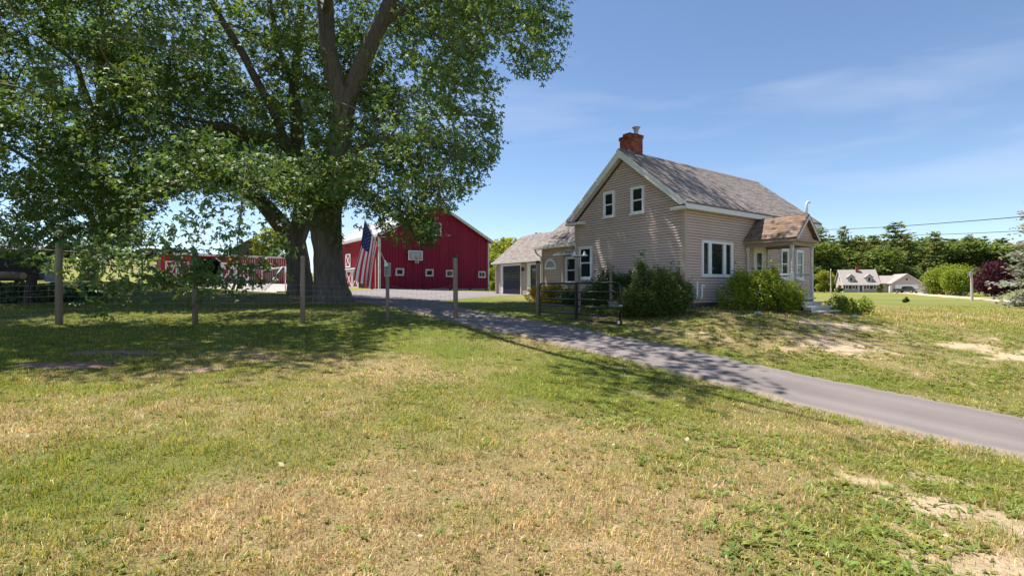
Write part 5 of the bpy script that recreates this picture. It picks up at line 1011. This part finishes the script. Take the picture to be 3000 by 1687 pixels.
# ---------------------------------------------------------------- the big maples
CROWN = [(-500,-60),(1665,-60),(1660,30),(1640,130),(1605,195),(1520,232),(1502,185),(1440,120),(1422,190),(1472,240),(1445,310),(1468,390),(1462,445),(1425,510),(1395,562),(1330,585),(1300,625),(1270,690),(1200,690),(1165,640),(1095,615),(1040,565),(1012,585),(985,650),(930,680),(880,690),(845,640),(800,628),(740,562),(700,548),(640,552),(600,562),(560,560),(500,578),(455,625),(430,690),(380,720),(300,712),(230,752),(150,735),(0,735),(-500,760)]
HOLES = [(880,430,30),(1045,330,30),(50,460,45),(905,180,26),(1240,150,22),(1120,560,30),(150,520,22),(1190,260,22),(20,610,40),(430,660,34),(240,640,28)]
BARE = [([(1012,300),(960,120),(950,-60)], 42, 24.4, 0.93), ([(1012,300),(1090,120),(1150,-30)], 42, 24.4, 0.93), ([(955,650),(972,880)], 50, 24.5, 0.9), ([(870,640),(875,870)], 55, 27.5, 0.9), ([(835,405),(740,215),(620,0)], 26, 26, 0.8), ([(868,420),(866,250)], 26, 27.3, 0.8), ([(650,372),(800,405)], 40, 25.5, 0.7), ([(276,345),(215,180),(110,105)], 20, 26, 0.75), ([(850,660),(745,590)], 40, 27, 0.75), ([(985,480),(960,640)], 34, 24.3, 0.45)]
WELLS = [(700,500,18.2,2.7), (300,200,19,2.2), (520,150,19,2.0), (1150,420,20.5,2.0), (470,320,17.5,1.8), (835,545,18.5,1.6), (100,330,18,1.7), (380,560,17,1.8), (1250,250,21,1.5), (1000,520,21.5,1.5), (180,640,16,1.4)]
def crown_points(ells, n, seed, ymin=9.0):
    r = np.random.default_rng(seed); out = []
    for c, rad, m in ells:
        mm = m//8; d = unit(r.normal(size=(mm, 3))); q = 0.30 + 0.70*r.random(mm)**0.55; p = np.array(c) + d*q[:, None]*np.array(rad); p = np.repeat(p, 8, 0) + r.normal(0, 1, (mm*8, 3))*np.array([0.62, 0.62, 0.26]); p = p if rad[2] < 5 else p[((843.5 - F*p[:, 2]/np.maximum(p[:, 1], 1)) > -120) | (r.random(len(p)) < 0.45)]; out.append(p)
    P = np.concatenate(out); P[:, 2] += E; px, py = proj(P)
    ok = inpoly(px, py, CROWN) | (py < -55)
    for hx, hy, hr in HOLES: ok &= (np.hypot(px-hx, (py-hy)*1.1) > hr*(0.6+0.7*r.random(len(P)))) | (P[:, 1] < 0)
    ok &= P[:, 1] > ymin; ok &= P[:, 2] > gza(P[:, 0], P[:, 1]) + 0.4
    nz_ = vn(P[:, 0]+P[:, 2]*0.7, P[:, 1]*0.8+P[:, 2], 1.5, 5)*0.6 + vn(P[:, 0]-P[:, 1], P[:, 2]*1.2, 0.9, 15)*0.4
    ok &= nz_ > 0.34
    for line, wd, yy, pr in BARE:
        for (xa, ya), (xb, yb) in zip(line[:-1], line[1:]):
            u = np.clip(((px-xa)*(xb-xa) + (py-ya)*(yb-ya))/((xb-xa)**2 + (yb-ya)**2), 0, 1); dd = np.hypot(px-xa-u*(xb-xa), py-ya-u*(yb-ya)); ok &= ~((dd < wd) & (P[:, 1] < yy) & (r.random(len(P)) < pr))
    for (wx, wy, wY, wr) in WELLS:                                                  # gaps that let the sun down to the lower boughs
        o = np.array([*W(wx, wy, wY)]); q = P - o; t_ = q @ np.array(SUN); ok &= ~((t_ > 1.1) & (np.linalg.norm(q - t_[:, None]*np.array(SUN), axis=1) < wr*(0.75+0.4*r.random(len(P)))))
    ok &= ~((P[:, 0] > -9.3) & (P[:, 0] < -4.2) & (P[:, 1] < 18.0))                   # open sky over the sunny middle of the lawn
    return P[ok]
def maple(name, label, specs, ells, ncl, seed, group='big shade trees', extra=(), nb=260, ymin=9.0):
    t = thing(name, label, 'tree', (0, 0, 0), group=group); mb, nodes = limbset(specs); r = np.random.default_rng(seed)
    P = crown_points(ells, ncl, seed, ymin); E_ = [np.array([*W(px, py, Yd)]) + r.normal(0, 1, (k, 3))*np.array([rad, rad, rad*0.75]) for (px, py, Yd, rad, k) in extra]
    if E_: P = np.concatenate([P] + E_)
    idx = r.choice(len(P), min(nb, len(P)), replace=False); bb, N2 = branches(nodes, P[idx], 0.036, 0.012, seed)
    idx = r.choice(len(P), min(nb*3, len(P)), replace=False); tw, _ = branches(N2, P[idx], 0.012, 0.006, seed+1)
    mb.build('trunk', 'bark', t, smooth=True); bb.build('branches', 'bark', t, smooth=True, kind='stuff'); tw.build('twigs', 'twig', t, kind='stuff')
    px, py = proj(P); seen = py > -140
    S = P[seen]; U = P[~seen]; parts = []
    if len(S):
        k = 9; Q = np.repeat(S, k, 0) + r.normal(0, 1, (len(S)*k, 3))*np.array([0.22, 0.22, 0.14]); tone = np.repeat(0.75+0.6*r.random(len(S)), k)[:, None]; c = leafcol(len(Q), r)*tone; ax = np.array([ells[0][0][0], ells[0][0][1], E+ells[0][0][2]*0.6]); o_n = unit((Q-ax)*np.array([1, 1, 0.6])); parts.append(leaves(Q, 0.175, c, r, flat=0.55, out=o_n))
    if len(U):
        k = 7; Q = np.repeat(U, k, 0) + r.normal(0, 1, (len(U)*k, 3))*np.array([0.34, 0.34, 0.22]); c = leafcol(len(Q), r); parts.append(leaves(Q, 0.24, c, r, lobes=1, wid=0.34))
    v, q, c = merge(parts); obj('crown', nmesh('crown', v, q, 'leaf', c), t, kind='stuff'); print(name, 'clusters seen', len(S), 'above', len(U)); return t
gR = gz(W(972, 880, 24).x, 24) - 0.25; gLt = gz(W(868, 862, 27).x, 27) - 0.25
def V3(px, py, Yd): return tuple(W(px, py, Yd))
R_spec = [([(W(974,880,24).x, 24, gR), (W(974,880,24).x, 24, gR+0.42), V3(970,830,24), V3(962,740,24), V3(955,650,24.05), V3(965,560,24.1), V3(985,470,24.2), V3(1000,380,24.2), V3(1012,290,24.2)], [1.02, 0.84, 0.72, 0.64, 0.72, 0.66, 0.56, 0.50, 0.50]),
          ([V3(1008,310,24.2), V3(985,235,24.1), V3(960,120,24), V3(952,0,23.8), V3(940,-180,23.4), V3(925,-400,22.8)], [0.44, 0.40, 0.37, 0.35, 0.28, 0.15]),
          ([V3(1014,310,24.2), V3(1045,225,24.1), V3(1090,120,24), V3(1135,25,23.8), V3(1180,-80,23.4), V3(1260,-250,22.5)], [0.42, 0.38, 0.36, 0.34, 0.26, 0.12]),
          ([V3(1135,60,23.9), V3(1175,40,23.7), V3(1260,5,23.2), V3(1360,-10,22.8), V3(1490,20,22.4), V3(1560,46,22.2), V3(1615,80,22)], [0.20, 0.15, 0.12, 0.10, 0.07, 0.05, 0.025]),
          ([V3(1150,0,23.8), V3(1230,60,23.0), V3(1303,126,22.5), V3(1403,210,22.2), V3(1450,270,22)], [0.12, 0.09, 0.07, 0.045, 0.02]),
          ([V3(985,480,24.2), V3(1060,430,23.4), V3(1160,400,22.6), V3(1270,420,22), V3(1360,470,21.6)], [0.22, 0.16, 0.11, 0.07, 0.03]),
          ([V3(975,560,24.1), V3(1060,560,23.0), V3(1150,600,22), V3(1230,660,21.5)], [0.16, 0.10, 0.06, 0.03]),
          ([V3(950,-20,23.8), (-7.6,20.5,E+11.5), (-6.0,17.2,E+12.0), (-3.6,13.6,E+12.6), (-0.8,10.4,E+12.2)], [0.22, 0.18, 0.14, 0.10, 0.04]),
          ([V3(1180,-80,23.4), (-3.0,22.0,E+16), (0.5,21.0,E+17), (3.0,20.5,E+16.5)], [0.22, 0.15, 0.10, 0.04])]
L_spec = [([(W(882,862,27).x, 27, gLt), (W(882,862,27).x, 27, gLt+0.35), V3(878,800,27), V3(870,740,27), V3(856,690,27)], [0.88, 0.70, 0.58, 0.55, 0.58]),
          ([V3(862,700,27), V3(822,655,26.9), V3(788,615,26.7), V3(750,580,26.3), V3(670,535,25.6), V3(570,500,24.8), V3(480,470,24)], [0.52, 0.44, 0.40, 0.34, 0.27, 0.2, 0.1]),
          ([V3(862,705,27), V3(884,640,27.1), V3(888,530,27.2), V3(872,420,27.2), V3(868,330,27.2), V3(862,255,27.2), V3(870,160,27), V3(880,60,26.8), V3(885,-60,26.5), V3(880,-250,26)], [0.56, 0.46, 0.40, 0.34, 0.28, 0.26, 0.2, 0.16, 0.12, 0.06]),
          ([V3(864,265,27.2), V3(845,215,27.0), V3(820,150,26.8), V3(800,60,26.4), V3(790,-40,26)], [0.18, 0.15, 0.12, 0.1, 0.06]),
          ([V3(884,540,27.1), V3(850,450,26.4), V3(828,398,26.0), V3(802,330,25.6), V3(740,215,25.0), V3(715,165,24.8), V3(650,60,24.2), V3(590,-20,23.6), (-14.5,18,E+12), (-15.5,14,E+12)], [0.30, 0.26, 0.23, 0.21, 0.19, 0.19, 0.16, 0.14, 0.1, 0.04]),
          ([V3(850,425,26.4), V3(790,405,26.0), V3(720,392,25.6), V3(650,372,25.2), V3(612,378,25.0)], [0.30, 0.32, 0.30, 0.24, 0.20]),
          ([V3(640,365,25.2), V3(560,350,24.6), V3(470,330,24), V3(380,300,23.2)], [0.10, 0.07, 0.05, 0.02])]
gT = gz(W(262, 780, 31).x, 31) - 0.2
T_spec = [([(W(258,790,31).x, 31, gT), V3(272,745,31), V3(292,700,31), V3(330,645,30.6), V3(400,590,30), V3(470,552,29.2), V3(560,520,28.4)], [0.48, 0.36, 0.33, 0.31, 0.27, 0.2, 0.1]),
          ([V3(310,672,30.8), V3(285,560,30.0), V3(278,440,28.5), V3(275,345,27.0), V3(242,250,26), V3(215,180,25.2), V3(110,105,24)], [0.24, 0.20, 0.17, 0.15, 0.13, 0.11, 0.05]),
          ([V3(300,690,31), V3(240,600,29.5), V3(150,520,28), V3(40,440,26.5), V3(-80,380,25)], [0.2, 0.16, 0.12, 0.09, 0.04]),
          ([V3(280,360,27.2), V3(300,200,26), V3(300,60,25), V3(280,-120,24)], [0.14, 0.11, 0.09, 0.05])]
HANG_L = [(520,665,15.2,0.36,9),(505,705,15.2,0.25,3),(640,695,15.0,0.30,7),(672,745,15,0.24,4),(565,745,14.6,0.30,11),(572,800,14.6,0.28,9),(690,830,14.8,0.26,5),(640,850,14.8,0.2,3),(745,770,15.2,0.24,4),(770,715,15.6,0.3,5),(820,740,16,0.25,4),(600,640,15.4,0.34,6),(700,610,16,0.45,9),(780,645,17,0.4,7),(740,800,15,0.3,6),(840,545,18,0.55,34),(775,520,18,0.6,40),(700,495,18,0.7,50),(600,515,18,0.7,50)]
HANG_T = [(240,735,15.6,0.45,15),(320,755,15.4,0.36,9),(300,815,15.2,0.28,7),(330,865,15,0.25,6),(300,890,15,0.2,3),(420,760,15.4,0.3,6),(465,825,15,0.38,9),(430,850,15,0.3,5),(520,835,14.9,0.34,7),(215,780,15.6,0.35,7),(160,770,15.8,0.3,5),(60,735,19.5,0.5,11),(120,700,19.5,0.6,19),(385,715,16,0.45,9),(455,700,16,0.35,5),(120,745,20,0.4,9)]
HANG_R = [(1220,690,20.5,0.5,15),(1255,700,20.5,0.4,9),(1195,600,21,0.7,28),(1110,615,21.5,0.5,12),(1090,560,22,0.5,12),(935,660,22.6,0.35,10),(985,700,22.8,0.2,4),(1120,655,21,0.3,9),(960,600,22.6,0.5,20),(900,560,22.8,0.7,36),(1010,520,22.4,0.7,36),(1560,120,22,0.6,24),(1590,170,22,0.45,14),(1540,205,22,0.4,10),(1620,80,22,0.4,9),(1490,40,22.4,0.6,22),(1640,20,22,0.3,5)]
maple('maple_tree', 'huge maple whose furrowed trunk stands right of its twin, forking high', R_spec, [((-6.2,22.0,10), (8.6,7.0,9.5), 8600), ((-3.2,21,16.5), (7.0,6.5,4.5), 700), ((1.2,21.6,16.8), (4.0,4.2,2.8), 520), ((-3.7,14.0,12.6), (3.3,4.0,2.2), 470), ((-3,28.5,18.6), (4,3.5,1.8), 320)], 0, 11, extra=HANG_R, nb=300)
maple('maple_tree', 'dark leaning maple trunk just left of the larger twin, forked low', L_spec, [((-13.5,23.0,9.5), (9.0,8.0,9.5), 9600), ((-14.2,15.3,12.4), (6.6,4.4,3.2), 3300)], 0, 12, extra=HANG_L, nb=300, ymin=10)
maple('maple_tree', 'maple leaning over the bank at far left behind the logs', T_spec, [((-23,24.5,8.0), (9.5,8.0,9.5), 8200), ((-21.5,17.0,11.5), (4.5,4.6,3.0), 1800)], 0, 13, extra=HANG_T, nb=240, ymin=12)

# ---------------------------------------------------------------- bushes
def bush(name, label, cx, cy, blobs, nleaf, size, base, seed, yel=0.15, group=None, lobes=1, wid=0.26, var=0.5, stems=14, cat='bush', z0=None, shoots=46):
    """blobs: (dx, dy, z, rx, ry, rz) about the base"""
    z0 = gz(cx, cy) if z0 is None else z0; t = thing(name, label, cat, (cx, cy, z0), group=group); r = np.random.default_rng(seed)
    vol = np.array([b[3]*b[4]+b[3]*b[5] for b in blobs]); vol = vol/vol.sum(); P = []
    for b_, k in zip(blobs, vol):
        m = int(nleaf*k); d = unit(r.normal(size=(m, 3))); q = r.random(m)**0.30*(0.85+0.3*r.random(m)); P.append(np.array(b_[:3]) + d*q[:, None]*np.array(b_[3:]))
    zt = max(b_[2]+b_[5] for b_ in blobs)
    for k in range(shoots):                                    # stray shoots break the outline
        b_ = blobs[r.integers(len(blobs))]; d = unit(r.normal(size=(1, 3)))[0]; d[2] = abs(d[2])+0.4; d /= np.linalg.norm(d); s0 = np.array(b_[:3]) + d*np.array(b_[3:])*0.85; L_ = r.uniform(0.12, 0.38)*min(1, zt); u = r.random(26)[:, None]; P.append(s0 + (d*0.6+np.array([0, 0, 0.7]))*L_*u + r.normal(0, 0.025, (26, 3)))
    P = np.concatenate(P); P = P[P[:, 2] > 0.01]; n_ = vn(P[:, 0]*1.3+P[:, 2], P[:, 1]+P[:, 2]*0.6, 0.28, seed); P = P[n_ > 0.22]
    c = leafcol(len(P), r, np.array(base), yel, var); v, q, c = leaves(P, size, c, r, lobes, droop=0.2, flat=0.9, wid=wid)
    obj('foliage', nmesh('foliage', v, q, 'leaf', c), t, kind='stuff')
    if stems:
        mb = MB()
        for i in range(stems):
            p = P[r.integers(len(P))]; b0 = np.array([r.normal(0, 0.12), r.normal(0, 0.12), -0.05]); mb.tube([b0, b0*0.5+p*0.5+np.array([0, 0, 0.08]), p], [0.018, 0.012, 0.005], 5, cap=False)
        mb.build('stems', 'twig', t)
    return t
bush('corner_bush', 'tall dark green bush with ragged top at the near house corner', 4.88, 16.9, [(-0.45,0.1,1.15,0.36,0.36,0.7),(-0.2,0,0.55,0.8,0.65,0.7),(0.5,0,0.6,0.7,0.6,0.6),(0.95,0.05,0.75,0.38,0.35,0.45),(-0.75,0.1,0.5,0.5,0.5,0.5),(0.2,0,1.15,0.5,0.45,0.5),(-0.48,0.1,1.6,0.13,0.13,0.42),(0.72,0,1.15,0.14,0.14,0.35)], 30000, 0.070, (0.075,0.125,0.028), 21, yel=0.2)
bush('gable_bush', 'dark green bush against the gable wall behind the gate', 3.95, 20.0, [(0,0,0.6,0.8,0.5,0.7),(-0.6,0.1,0.5,0.55,0.5,0.5),(0.65,0,0.8,0.55,0.5,0.6),(-0.1,0,1.1,0.4,0.4,0.4)], 14000, 0.075, (0.07,0.13,0.026), 22, yel=0.15)
bush('porch_bush', 'wide yellow green bush spilling below the picture window beside the porch', 8.98, 18.2, [(0,0,0.56,1.05,0.7,0.66),(-0.85,-0.1,0.5,0.75,0.6,0.6),(0.85,-0.1,0.5,0.8,0.65,0.62),(0.3,0.1,1.1,0.55,0.5,0.42),(-0.55,0.1,1.0,0.5,0.45,0.45),(1.1,-0.1,0.36,0.45,0.45,0.4),(0.62,0.1,1.2,0.2,0.2,0.34)], 28000, 0.076, (0.17,0.25,0.03), 23, yel=0.36)
bush('step_bush', 'low bright green bush right of the white porch steps', 13.1, 19.3, [(0,0,0.22,0.62,0.5,0.32),(-0.4,0.2,0.25,0.45,0.4,0.3),(0.4,-0.15,0.2,0.4,0.35,0.25)], 4200, 0.07, (0.15,0.23,0.03), 24, yel=0.35, stems=6)
bush('golden_bush', 'golden yellow leaved bush left of the gate post', 1.45, 24.6, [(0,0,0.38,0.65,0.5,0.42),(-0.45,0,0.3,0.42,0.35,0.32),(0.45,0.1,0.36,0.5,0.42,0.38)], 5200, 0.07, (0.36,0.30,0.02), 25, yel=0.5, stems=6)
bush('golden_bush', 'golden green shrub behind the open gate under the half round window', 2.25, 23.4, [(0,0,0.4,0.6,0.42,0.4),(0.55,-0.2,0.32,0.42,0.38,0.32),(-0.45,0,0.45,0.38,0.34,0.38)], 5200, 0.07, (0.22,0.23,0.025), 26, yel=0.4, stems=6)
bush('bed_plants', 'low green garden plants at the foot of the bay wall', 3.0, 21.9, [(0,0,0.25,0.6,0.35,0.3),(-0.5,0.3,0.22,0.45,0.35,0.28),(0.4,-0.5,0.25,0.45,0.35,0.3)], 3400, 0.08, (0.06,0.11,0.025), 27, stems=0, cat='plants')
bush('bed_plants', 'pale green ground plants at the left foot of the corner bush', 3.95, 17.3, [(0,0,0.15,0.35,0.3,0.2),(-0.5,0.6,0.12,0.5,0.35,0.16),(-0.9,1.3,0.12,0.5,0.35,0.16)], 2600, 0.07, (0.10,0.16,0.035), 28, stems=0, cat='plants')
bush('bank_shrub', 'large leaved shrubs on the shaded bank below the logs at left', -21.6, 21.6, [(0,0,0.3,1.6,0.7,0.55),(-1.8,0.1,0.35,1.4,0.7,0.6),(1.5,0.1,0.25,1.2,0.6,0.45),(3.0,0.3,0.2,0.9,0.5,0.35),(-4.0,0.2,0.4,1.6,0.8,0.6)], 5200, 0.20, (0.06,0.10,0.035), 29, yel=0.25, lobes=1, wid=0.34, stems=10)
bush('weed_clump', 'rough green weeds below the crossed shed doors', -19.4, 29.5, [(0,0,0.3,1.1,0.5,0.4),(1.4,0.2,0.25,0.8,0.4,0.35),(-1.3,0.2,0.25,0.8,0.4,0.35)], 3200, 0.14, (0.06,0.115,0.03), 30, stems=6, cat='weeds')

# ---------------------------------------------------------------- far trees
def pine_mesh(seed, h, rad, base, dens=1.0, droop=0.0, lo=0.12, taper=0.8, fine=1.3):
    r = np.random.default_rng(seed); P = []; D = []; S = []; nl = int(h*1.7)
    for k in range(nl):
        f = lo + (1-lo)*(k+r.random())/nl; z = f*h; L = rad*(1-f)**taper*(0.65+0.5*r.random()) + 0.25; nbn = max(3, int(7*dens*(0.6+0.5*(1-f))))
        for q in range(nbn):
            a = r.random()*6.283; l = L*(0.6+0.5*r.random()); m = max(4, int(l*3.6*dens))
            for s in range(m):
                u = (s+0.6)/m; p = np.array([math.cos(a)*l*u, math.sin(a)*l*u, z + l*u*(0.12-droop) + 0.1*l*u*u]); e = r.normal(0, 0.12*l+0.1, 3)*np.array([1, 1, 0.35])
                P.append(p+e); D.append([math.cos(a)+r.normal(0, .5), math.sin(a)+r.normal(0, .5), 0.35-droop+r.normal(0, 0.25)]); S.append(0.42+0.3*r.random())
    P = np.array(P); D = unit(np.array(D)); S = np.array(S)[:, None]*(h/18)**0.5*fine; n = len(P); b = unit(np.cross(D, unit(np.array([0, 0, 1.0])+r.normal(0, 0.5, (n, 3)))))
    V = np.stack([P - D*S*0.3, P + b*S*0.42, P + D*S, P - b*S*0.42], 1).reshape(-1, 3); c = leafcol(n, r, np.array(base), 0.12, 0.6)
    return nmesh('foliage', V, np.arange(4*n).reshape(n, 4), 'leaf_far', np.repeat(c, 4, 0))
def lump_mesh(seed, h, rad, base, n=3200, size=0.45, lo=0.12, blobs=16, yel=0.15, shape=0.0):
    r = np.random.default_rng(seed); P = []
    for k in range(blobs):
        d = unit(r.normal(size=(1, 3)))[0]; f = 0.62; cz = h*(lo+(1-lo)*0.5); c = np.array([d[0]*rad*f, d[1]*rad*f, cz + d[2]*h*(1-lo)*0.34])
        if shape: c[:2] *= np.clip(1.25*(1-(c[2]/h)), 0.12, 1)
        q = unit(r.normal(size=(n//blobs, 3))); br = rad*(0.36+0.2*r.random())*(np.clip(1.25*(1-c[2]/h), 0.35, 1) if shape else 1); P.append(c + q*(r.random((len(q), 1))**0.3)*np.array([br, br, br*0.85]))
    P = np.concatenate(P); P = P[(P[:, 2] > 0.02*h)]; c = leafcol(len(P), r, np.array(base), yel, 0.5)
    v, q, c = leaves(P, size, c, r, 1, droop=0.1, flat=1.0, wid=0.42); return nmesh('foliage', v, q, 'leaf_far', c)
def trunk_mesh(h, r0):
    mb = MB(); mb.tube([(0, 0, -0.4), (0.02*h, 0, h*0.4), (0, 0.01*h, h*0.93)], [r0, r0*0.7, r0*0.15], 8); return mb.mesh('trunk', 'bark', True)
PROTO = {}
for k in range(5): PROTO['pine%d' % k] = (pine_mesh(100+k, 20, 4.6+0.3*k, (0.135, 0.18, 0.055), 1.5, 0.0, 0.05 + 0.02*k, 0.42, 1.0), trunk_mesh(20, 0.32))
for k in range(3): PROTO['oak%d' % k] = (lump_mesh(200+k, 12, 5.0, (0.115, 0.170, 0.040), 7000, 0.5, 0.04), trunk_mesh(11, 0.3))
for k in range(2): PROTO['lime%d' % k] = (lump_mesh(220+k, 8, 3.6, (0.17, 0.22, 0.035), 4200, 0.42, 0.05, yel=0.3), trunk_mesh(7, 0.2))
PROTO['purple'] = (lump_mesh(230, 5.1, 2.9, (0.048, 0.010, 0.020), 7000, 0.26, 0.14, 26, yel=0.2), trunk_mesh(4.5, 0.14))
PROTO['willow'] = (lump_mesh(231, 6.6, 4.2, (0.15, 0.22, 0.03), 7500, 0.36, 0.02, 30, yel=0.3), trunk_mesh(6, 0.2))
PROTO['cone'] = (lump_mesh(232, 2.6, 1.25, (0.085, 0.13, 0.028), 3600, 0.18, 0.0, 22, yel=0.2, shape=1), trunk_mesh(2.2, 0.07))
PROTO['spruce'] = (pine_mesh(240, 10, 3.3, (0.25, 0.27, 0.21), 4.2, 0.30, 0.01, 0.75, 0.5), trunk_mesh(10, 0.2))
def far_tree(name, proto, px, Yd, h, label, group=None, rz=0, base_h=None, x=None, cat='tree', wide=1.0, dz=0.0):
    x = (px-1500)/F*Yd if x is None else x; z = gz(x, Yd)
    t = thing(name, label, cat, (x, Yd, z+dz), rz, group); fm, tm = PROTO[proto]; bh = {'p': 20, 'o': 12, 'l': 8}.get(proto[0], None)
    if base_h: bh = base_h
    s = h/bh; t.scale = (s*wide, s*wide, s); obj('crown', fm, t); obj('trunk', tm, t); return t
FR = random.Random(5)
def label_woods():
    zones = [(2430, 'left of the flagpole'), (2505, 'behind the left half of the neighbour house'), (2580, 'behind the right half of the neighbour house'), (2700, 'behind the neighbour garage'), (2780, 'above the white trailer'), (2860, 'above the drooping green trees'), (2950, 'behind the purple maple'), (9999, 'behind the blue spruce')]
    ordn = ['first', 'second', 'third', 'fourth', 'fifth', 'sixth', 'seventh', 'eighth', 'ninth', 'tenth']; B = {}
    for o in bpy.data.objects:
        if o.get('group') == WOODS and not o.get('label', '').endswith('!'):
            px = 1500 + F*o.location.x/o.location.y; z = [q for q in zones if px < q[0]][0][1]; B.setdefault((o['label'], z), []).append((px, o))
    for (lb, z), L in B.items():
        L.sort(key=lambda q: q[0])
        if lb in special.values(): continue
        kind = {'dark pine in the front row': 'tall front row pine', 'dark tree filling': 'shorter dark pine', 'rounded broadleaf': 'rounded broadleaf tree', 'low leafy': 'low leafy tree'}[[k for k in ('dark pine in the front row', 'dark tree filling', 'rounded broadleaf', 'low leafy') if lb.startswith(k)][0]]
        for i, (px, o) in enumerate(L): o['label'] = '%s %s' % (kind, z) if len(L) == 1 else '%s %s, %s from the left' % (kind, z, ordn[i])
def toph(py, Yd, x): return E + (843.5-py)/F*Yd - gz(x, Yd)
WOODS = 'woods behind the neighbouring house'
special = {2470: 'tall feathery pine rising left of the neighbour house roof', 2622: 'broadest and tallest pine above the neighbour garage', 2738: 'pointed pine with open branches right of the tallest pine', 2838: 'slim pine standing above the utility pole', 2885: 'thin spired pine above the purple maple'}
for i, (px, py, Yd, w) in enumerate([(2405,668,158,1.0),(2440,690,165,1.1),(2470,664,160,0.8),(2515,690,168,1.1),(2560,690,162,1.2),(2622,653,158,1.5),(2660,685,166,1.1),(2700,700,165,1.0),(2738,679,158,1.0),(2790,700,170,1.0),(2838,688,162,0.9),(2885,692,166,0.8),(2930,705,168,1.0),(2965,722,172,1.0),(3010,715,165,1.0),(3060,705,165,1.1)]):
    x = (px-1500)/F*Yd; far_tree('pine_tree', 'pine%d' % (i % 5), px, Yd, toph(py, Yd, x), special.get(px, 'dark pine in the front row of the woods behind the neighbour house'), WOODS, FR.random()*6, wide=w)
for i in range(30):
    px = 2385+i*24+FR.uniform(-8, 8); Yd = FR.uniform(150, 185); x = (px-1500)/F*Yd
    far_tree('pine_tree' if i % 3 else 'broadleaf_tree', ('pine%d' % (i % 5)) if i % 3 else 'oak%d' % (i % 3), px, Yd, toph(FR.uniform(694, 726), Yd, x), 'dark tree filling the woods behind the neighbour house' if i % 3 else 'rounded broadleaf tree among the pines behind the neighbour house', WOODS, FR.random()*6, wide=FR.uniform(1.1, 1.6))
for i in range(18):
    px = 2385+i*37+FR.uniform(-10, 10); Yd = FR.uniform(147, 156); x = (px-1500)/F*Yd
    far_tree('broadleaf_tree', 'oak%d' % (i % 3), px, Yd, toph(FR.uniform(765, 795), Yd, x), 'low leafy tree at the foot of the pine woods', WOODS, FR.random()*6, wide=FR.uniform(0.9, 1.3))
label_woods()
for i in range(10):                                           # the woods run on to the right; the windows mirror them
    a = R(49+i*7); d = FR.uniform(95, 150); far_tree('pine_tree' if i % 2 else 'broadleaf_tree', 'pine%d' % (i % 5) if i % 2 else 'oak%d' % (i % 3), 0, d*math.cos(a), FR.uniform(13, 19), 'tree of the woods beyond the right edge, mirrored in the front windows', 'woods beyond the right edge', FR.random()*6, x=d*math.sin(a)+12, wide=1.3)
far_tree('shrubby_tree', 'lime0', 2415, 138, 6.0, 'round bright green tree between porch and flagpole', None, 1.0, 8)
far_tree('broad_shrub', 'willow', 2760, 112, 6.6, 'broad bright green drooping tree right of the white trailer', None, 0.4, 6.6, wide=0.85)
far_tree('broad_shrub', 'willow', 2815, 104, 6.3, 'broad green drooping tree just left of the utility pole', None, 2.4, 6.6, wide=0.8)
far_tree('silver_spruce', 'spruce', 2722, 118, 6.4, 'small blue grey spruce between trailer and drooping trees', None, 1, 10)
far_tree('purple_maple', 'purple', 2912, 76, 5.5, 'round dark purple maple at the right edge of the neighbour drive', None, 0, 5.1, wide=0.9)
far_tree('cone_shrub', 'cone', 2459, 132, 2.3, 'clipped cone shrub before the left corner of the neighbour house', 'cone shrubs', 0, 2.6, cat='shrub', wide=1.15)
far_tree('cone_shrub', 'cone', 2580, 131, 2.7, 'clipped cone shrub between neighbour house and garage', 'cone shrubs', 2, 2.6, cat='shrub', wide=0.85)
o = far_tree('leaning_shrub', 'cone', 2652, 52, 0.75, 'small tilted brown green shrub alone on the far lawn', None, 1, 2.6, cat='shrub', wide=1.2); o.rotation_euler = (0, R(24), 0.5)
far_tree('blue_spruce', 'spruce', 3052, 36, 9.0, 'blue grey spruce with drooping boughs cut by the right edge', None, 0.3, 10, wide=0.95)
YL = ['bright green tree just right of the barn corner', 'feathery pine in the gap between barn and garage', 'bright green tree above the left end of the garage ridge', 'pine above the middle of the garage ridge', 'bright tree above the right end of the garage ridge', 'short bright tree nearest the barn corner', 'pine half hidden by the barn corner', 'bright tree behind the wing roof', 'lowest bright shrub tree beside the garage corner']
for i, (px, py, Yd, pr, w) in enumerate([(1452,708,82,'lime0',0.9),(1478,700,88,'pine1',0.9),(1510,690,84,'lime1',1.0),(1545,694,90,'pine3',1.1),(1580,690,95,'lime0',1.0),(1440,735,76,'lime1',0.9),(1420,745,92,'pine2',0.9),(1620,690,95,'lime1',1.2),(1464,775,70,'lime0',1.0)]):
    x = (px-1500)/F*Yd; far_tree('young_tree', pr, px, Yd, toph(py, Yd, x), YL[i], 'trees between barn and garage', i, wide=w*(1.6 if pr[0] == 'p' else 1.1))
far_tree('golden_tree', 'lime1', 795, 86, 8.2, 'yellow green tree behind the right end of the long shed', None, 0, 8, wide=0.9)
# far hedgerow on the hill
r = np.random.default_rng(77); hx = r.uniform(-175, -66, 9000); hy = 118 + (hx+120)*-0.12 + r.normal(0, 1.2, 9000); hz = gza(hx, hy) + r.random(9000)**0.7*(2.0+1.4*vn(hx, hy, 7, 3))
v, q, c = leaves(np.stack([hx, hy, hz], 1), 0.8, leafcol(9000, r, np.array([0.03, 0.042, 0.022]), 0.05, 0.5), r, 1, flat=1.0, wid=0.45)
obj('far_hedgerow', nmesh('far_hedgerow', v, q, 'leaf_far', c), label='dark hedgerow along the crest of the far left field', cat='hedgerow', kind='stuff')
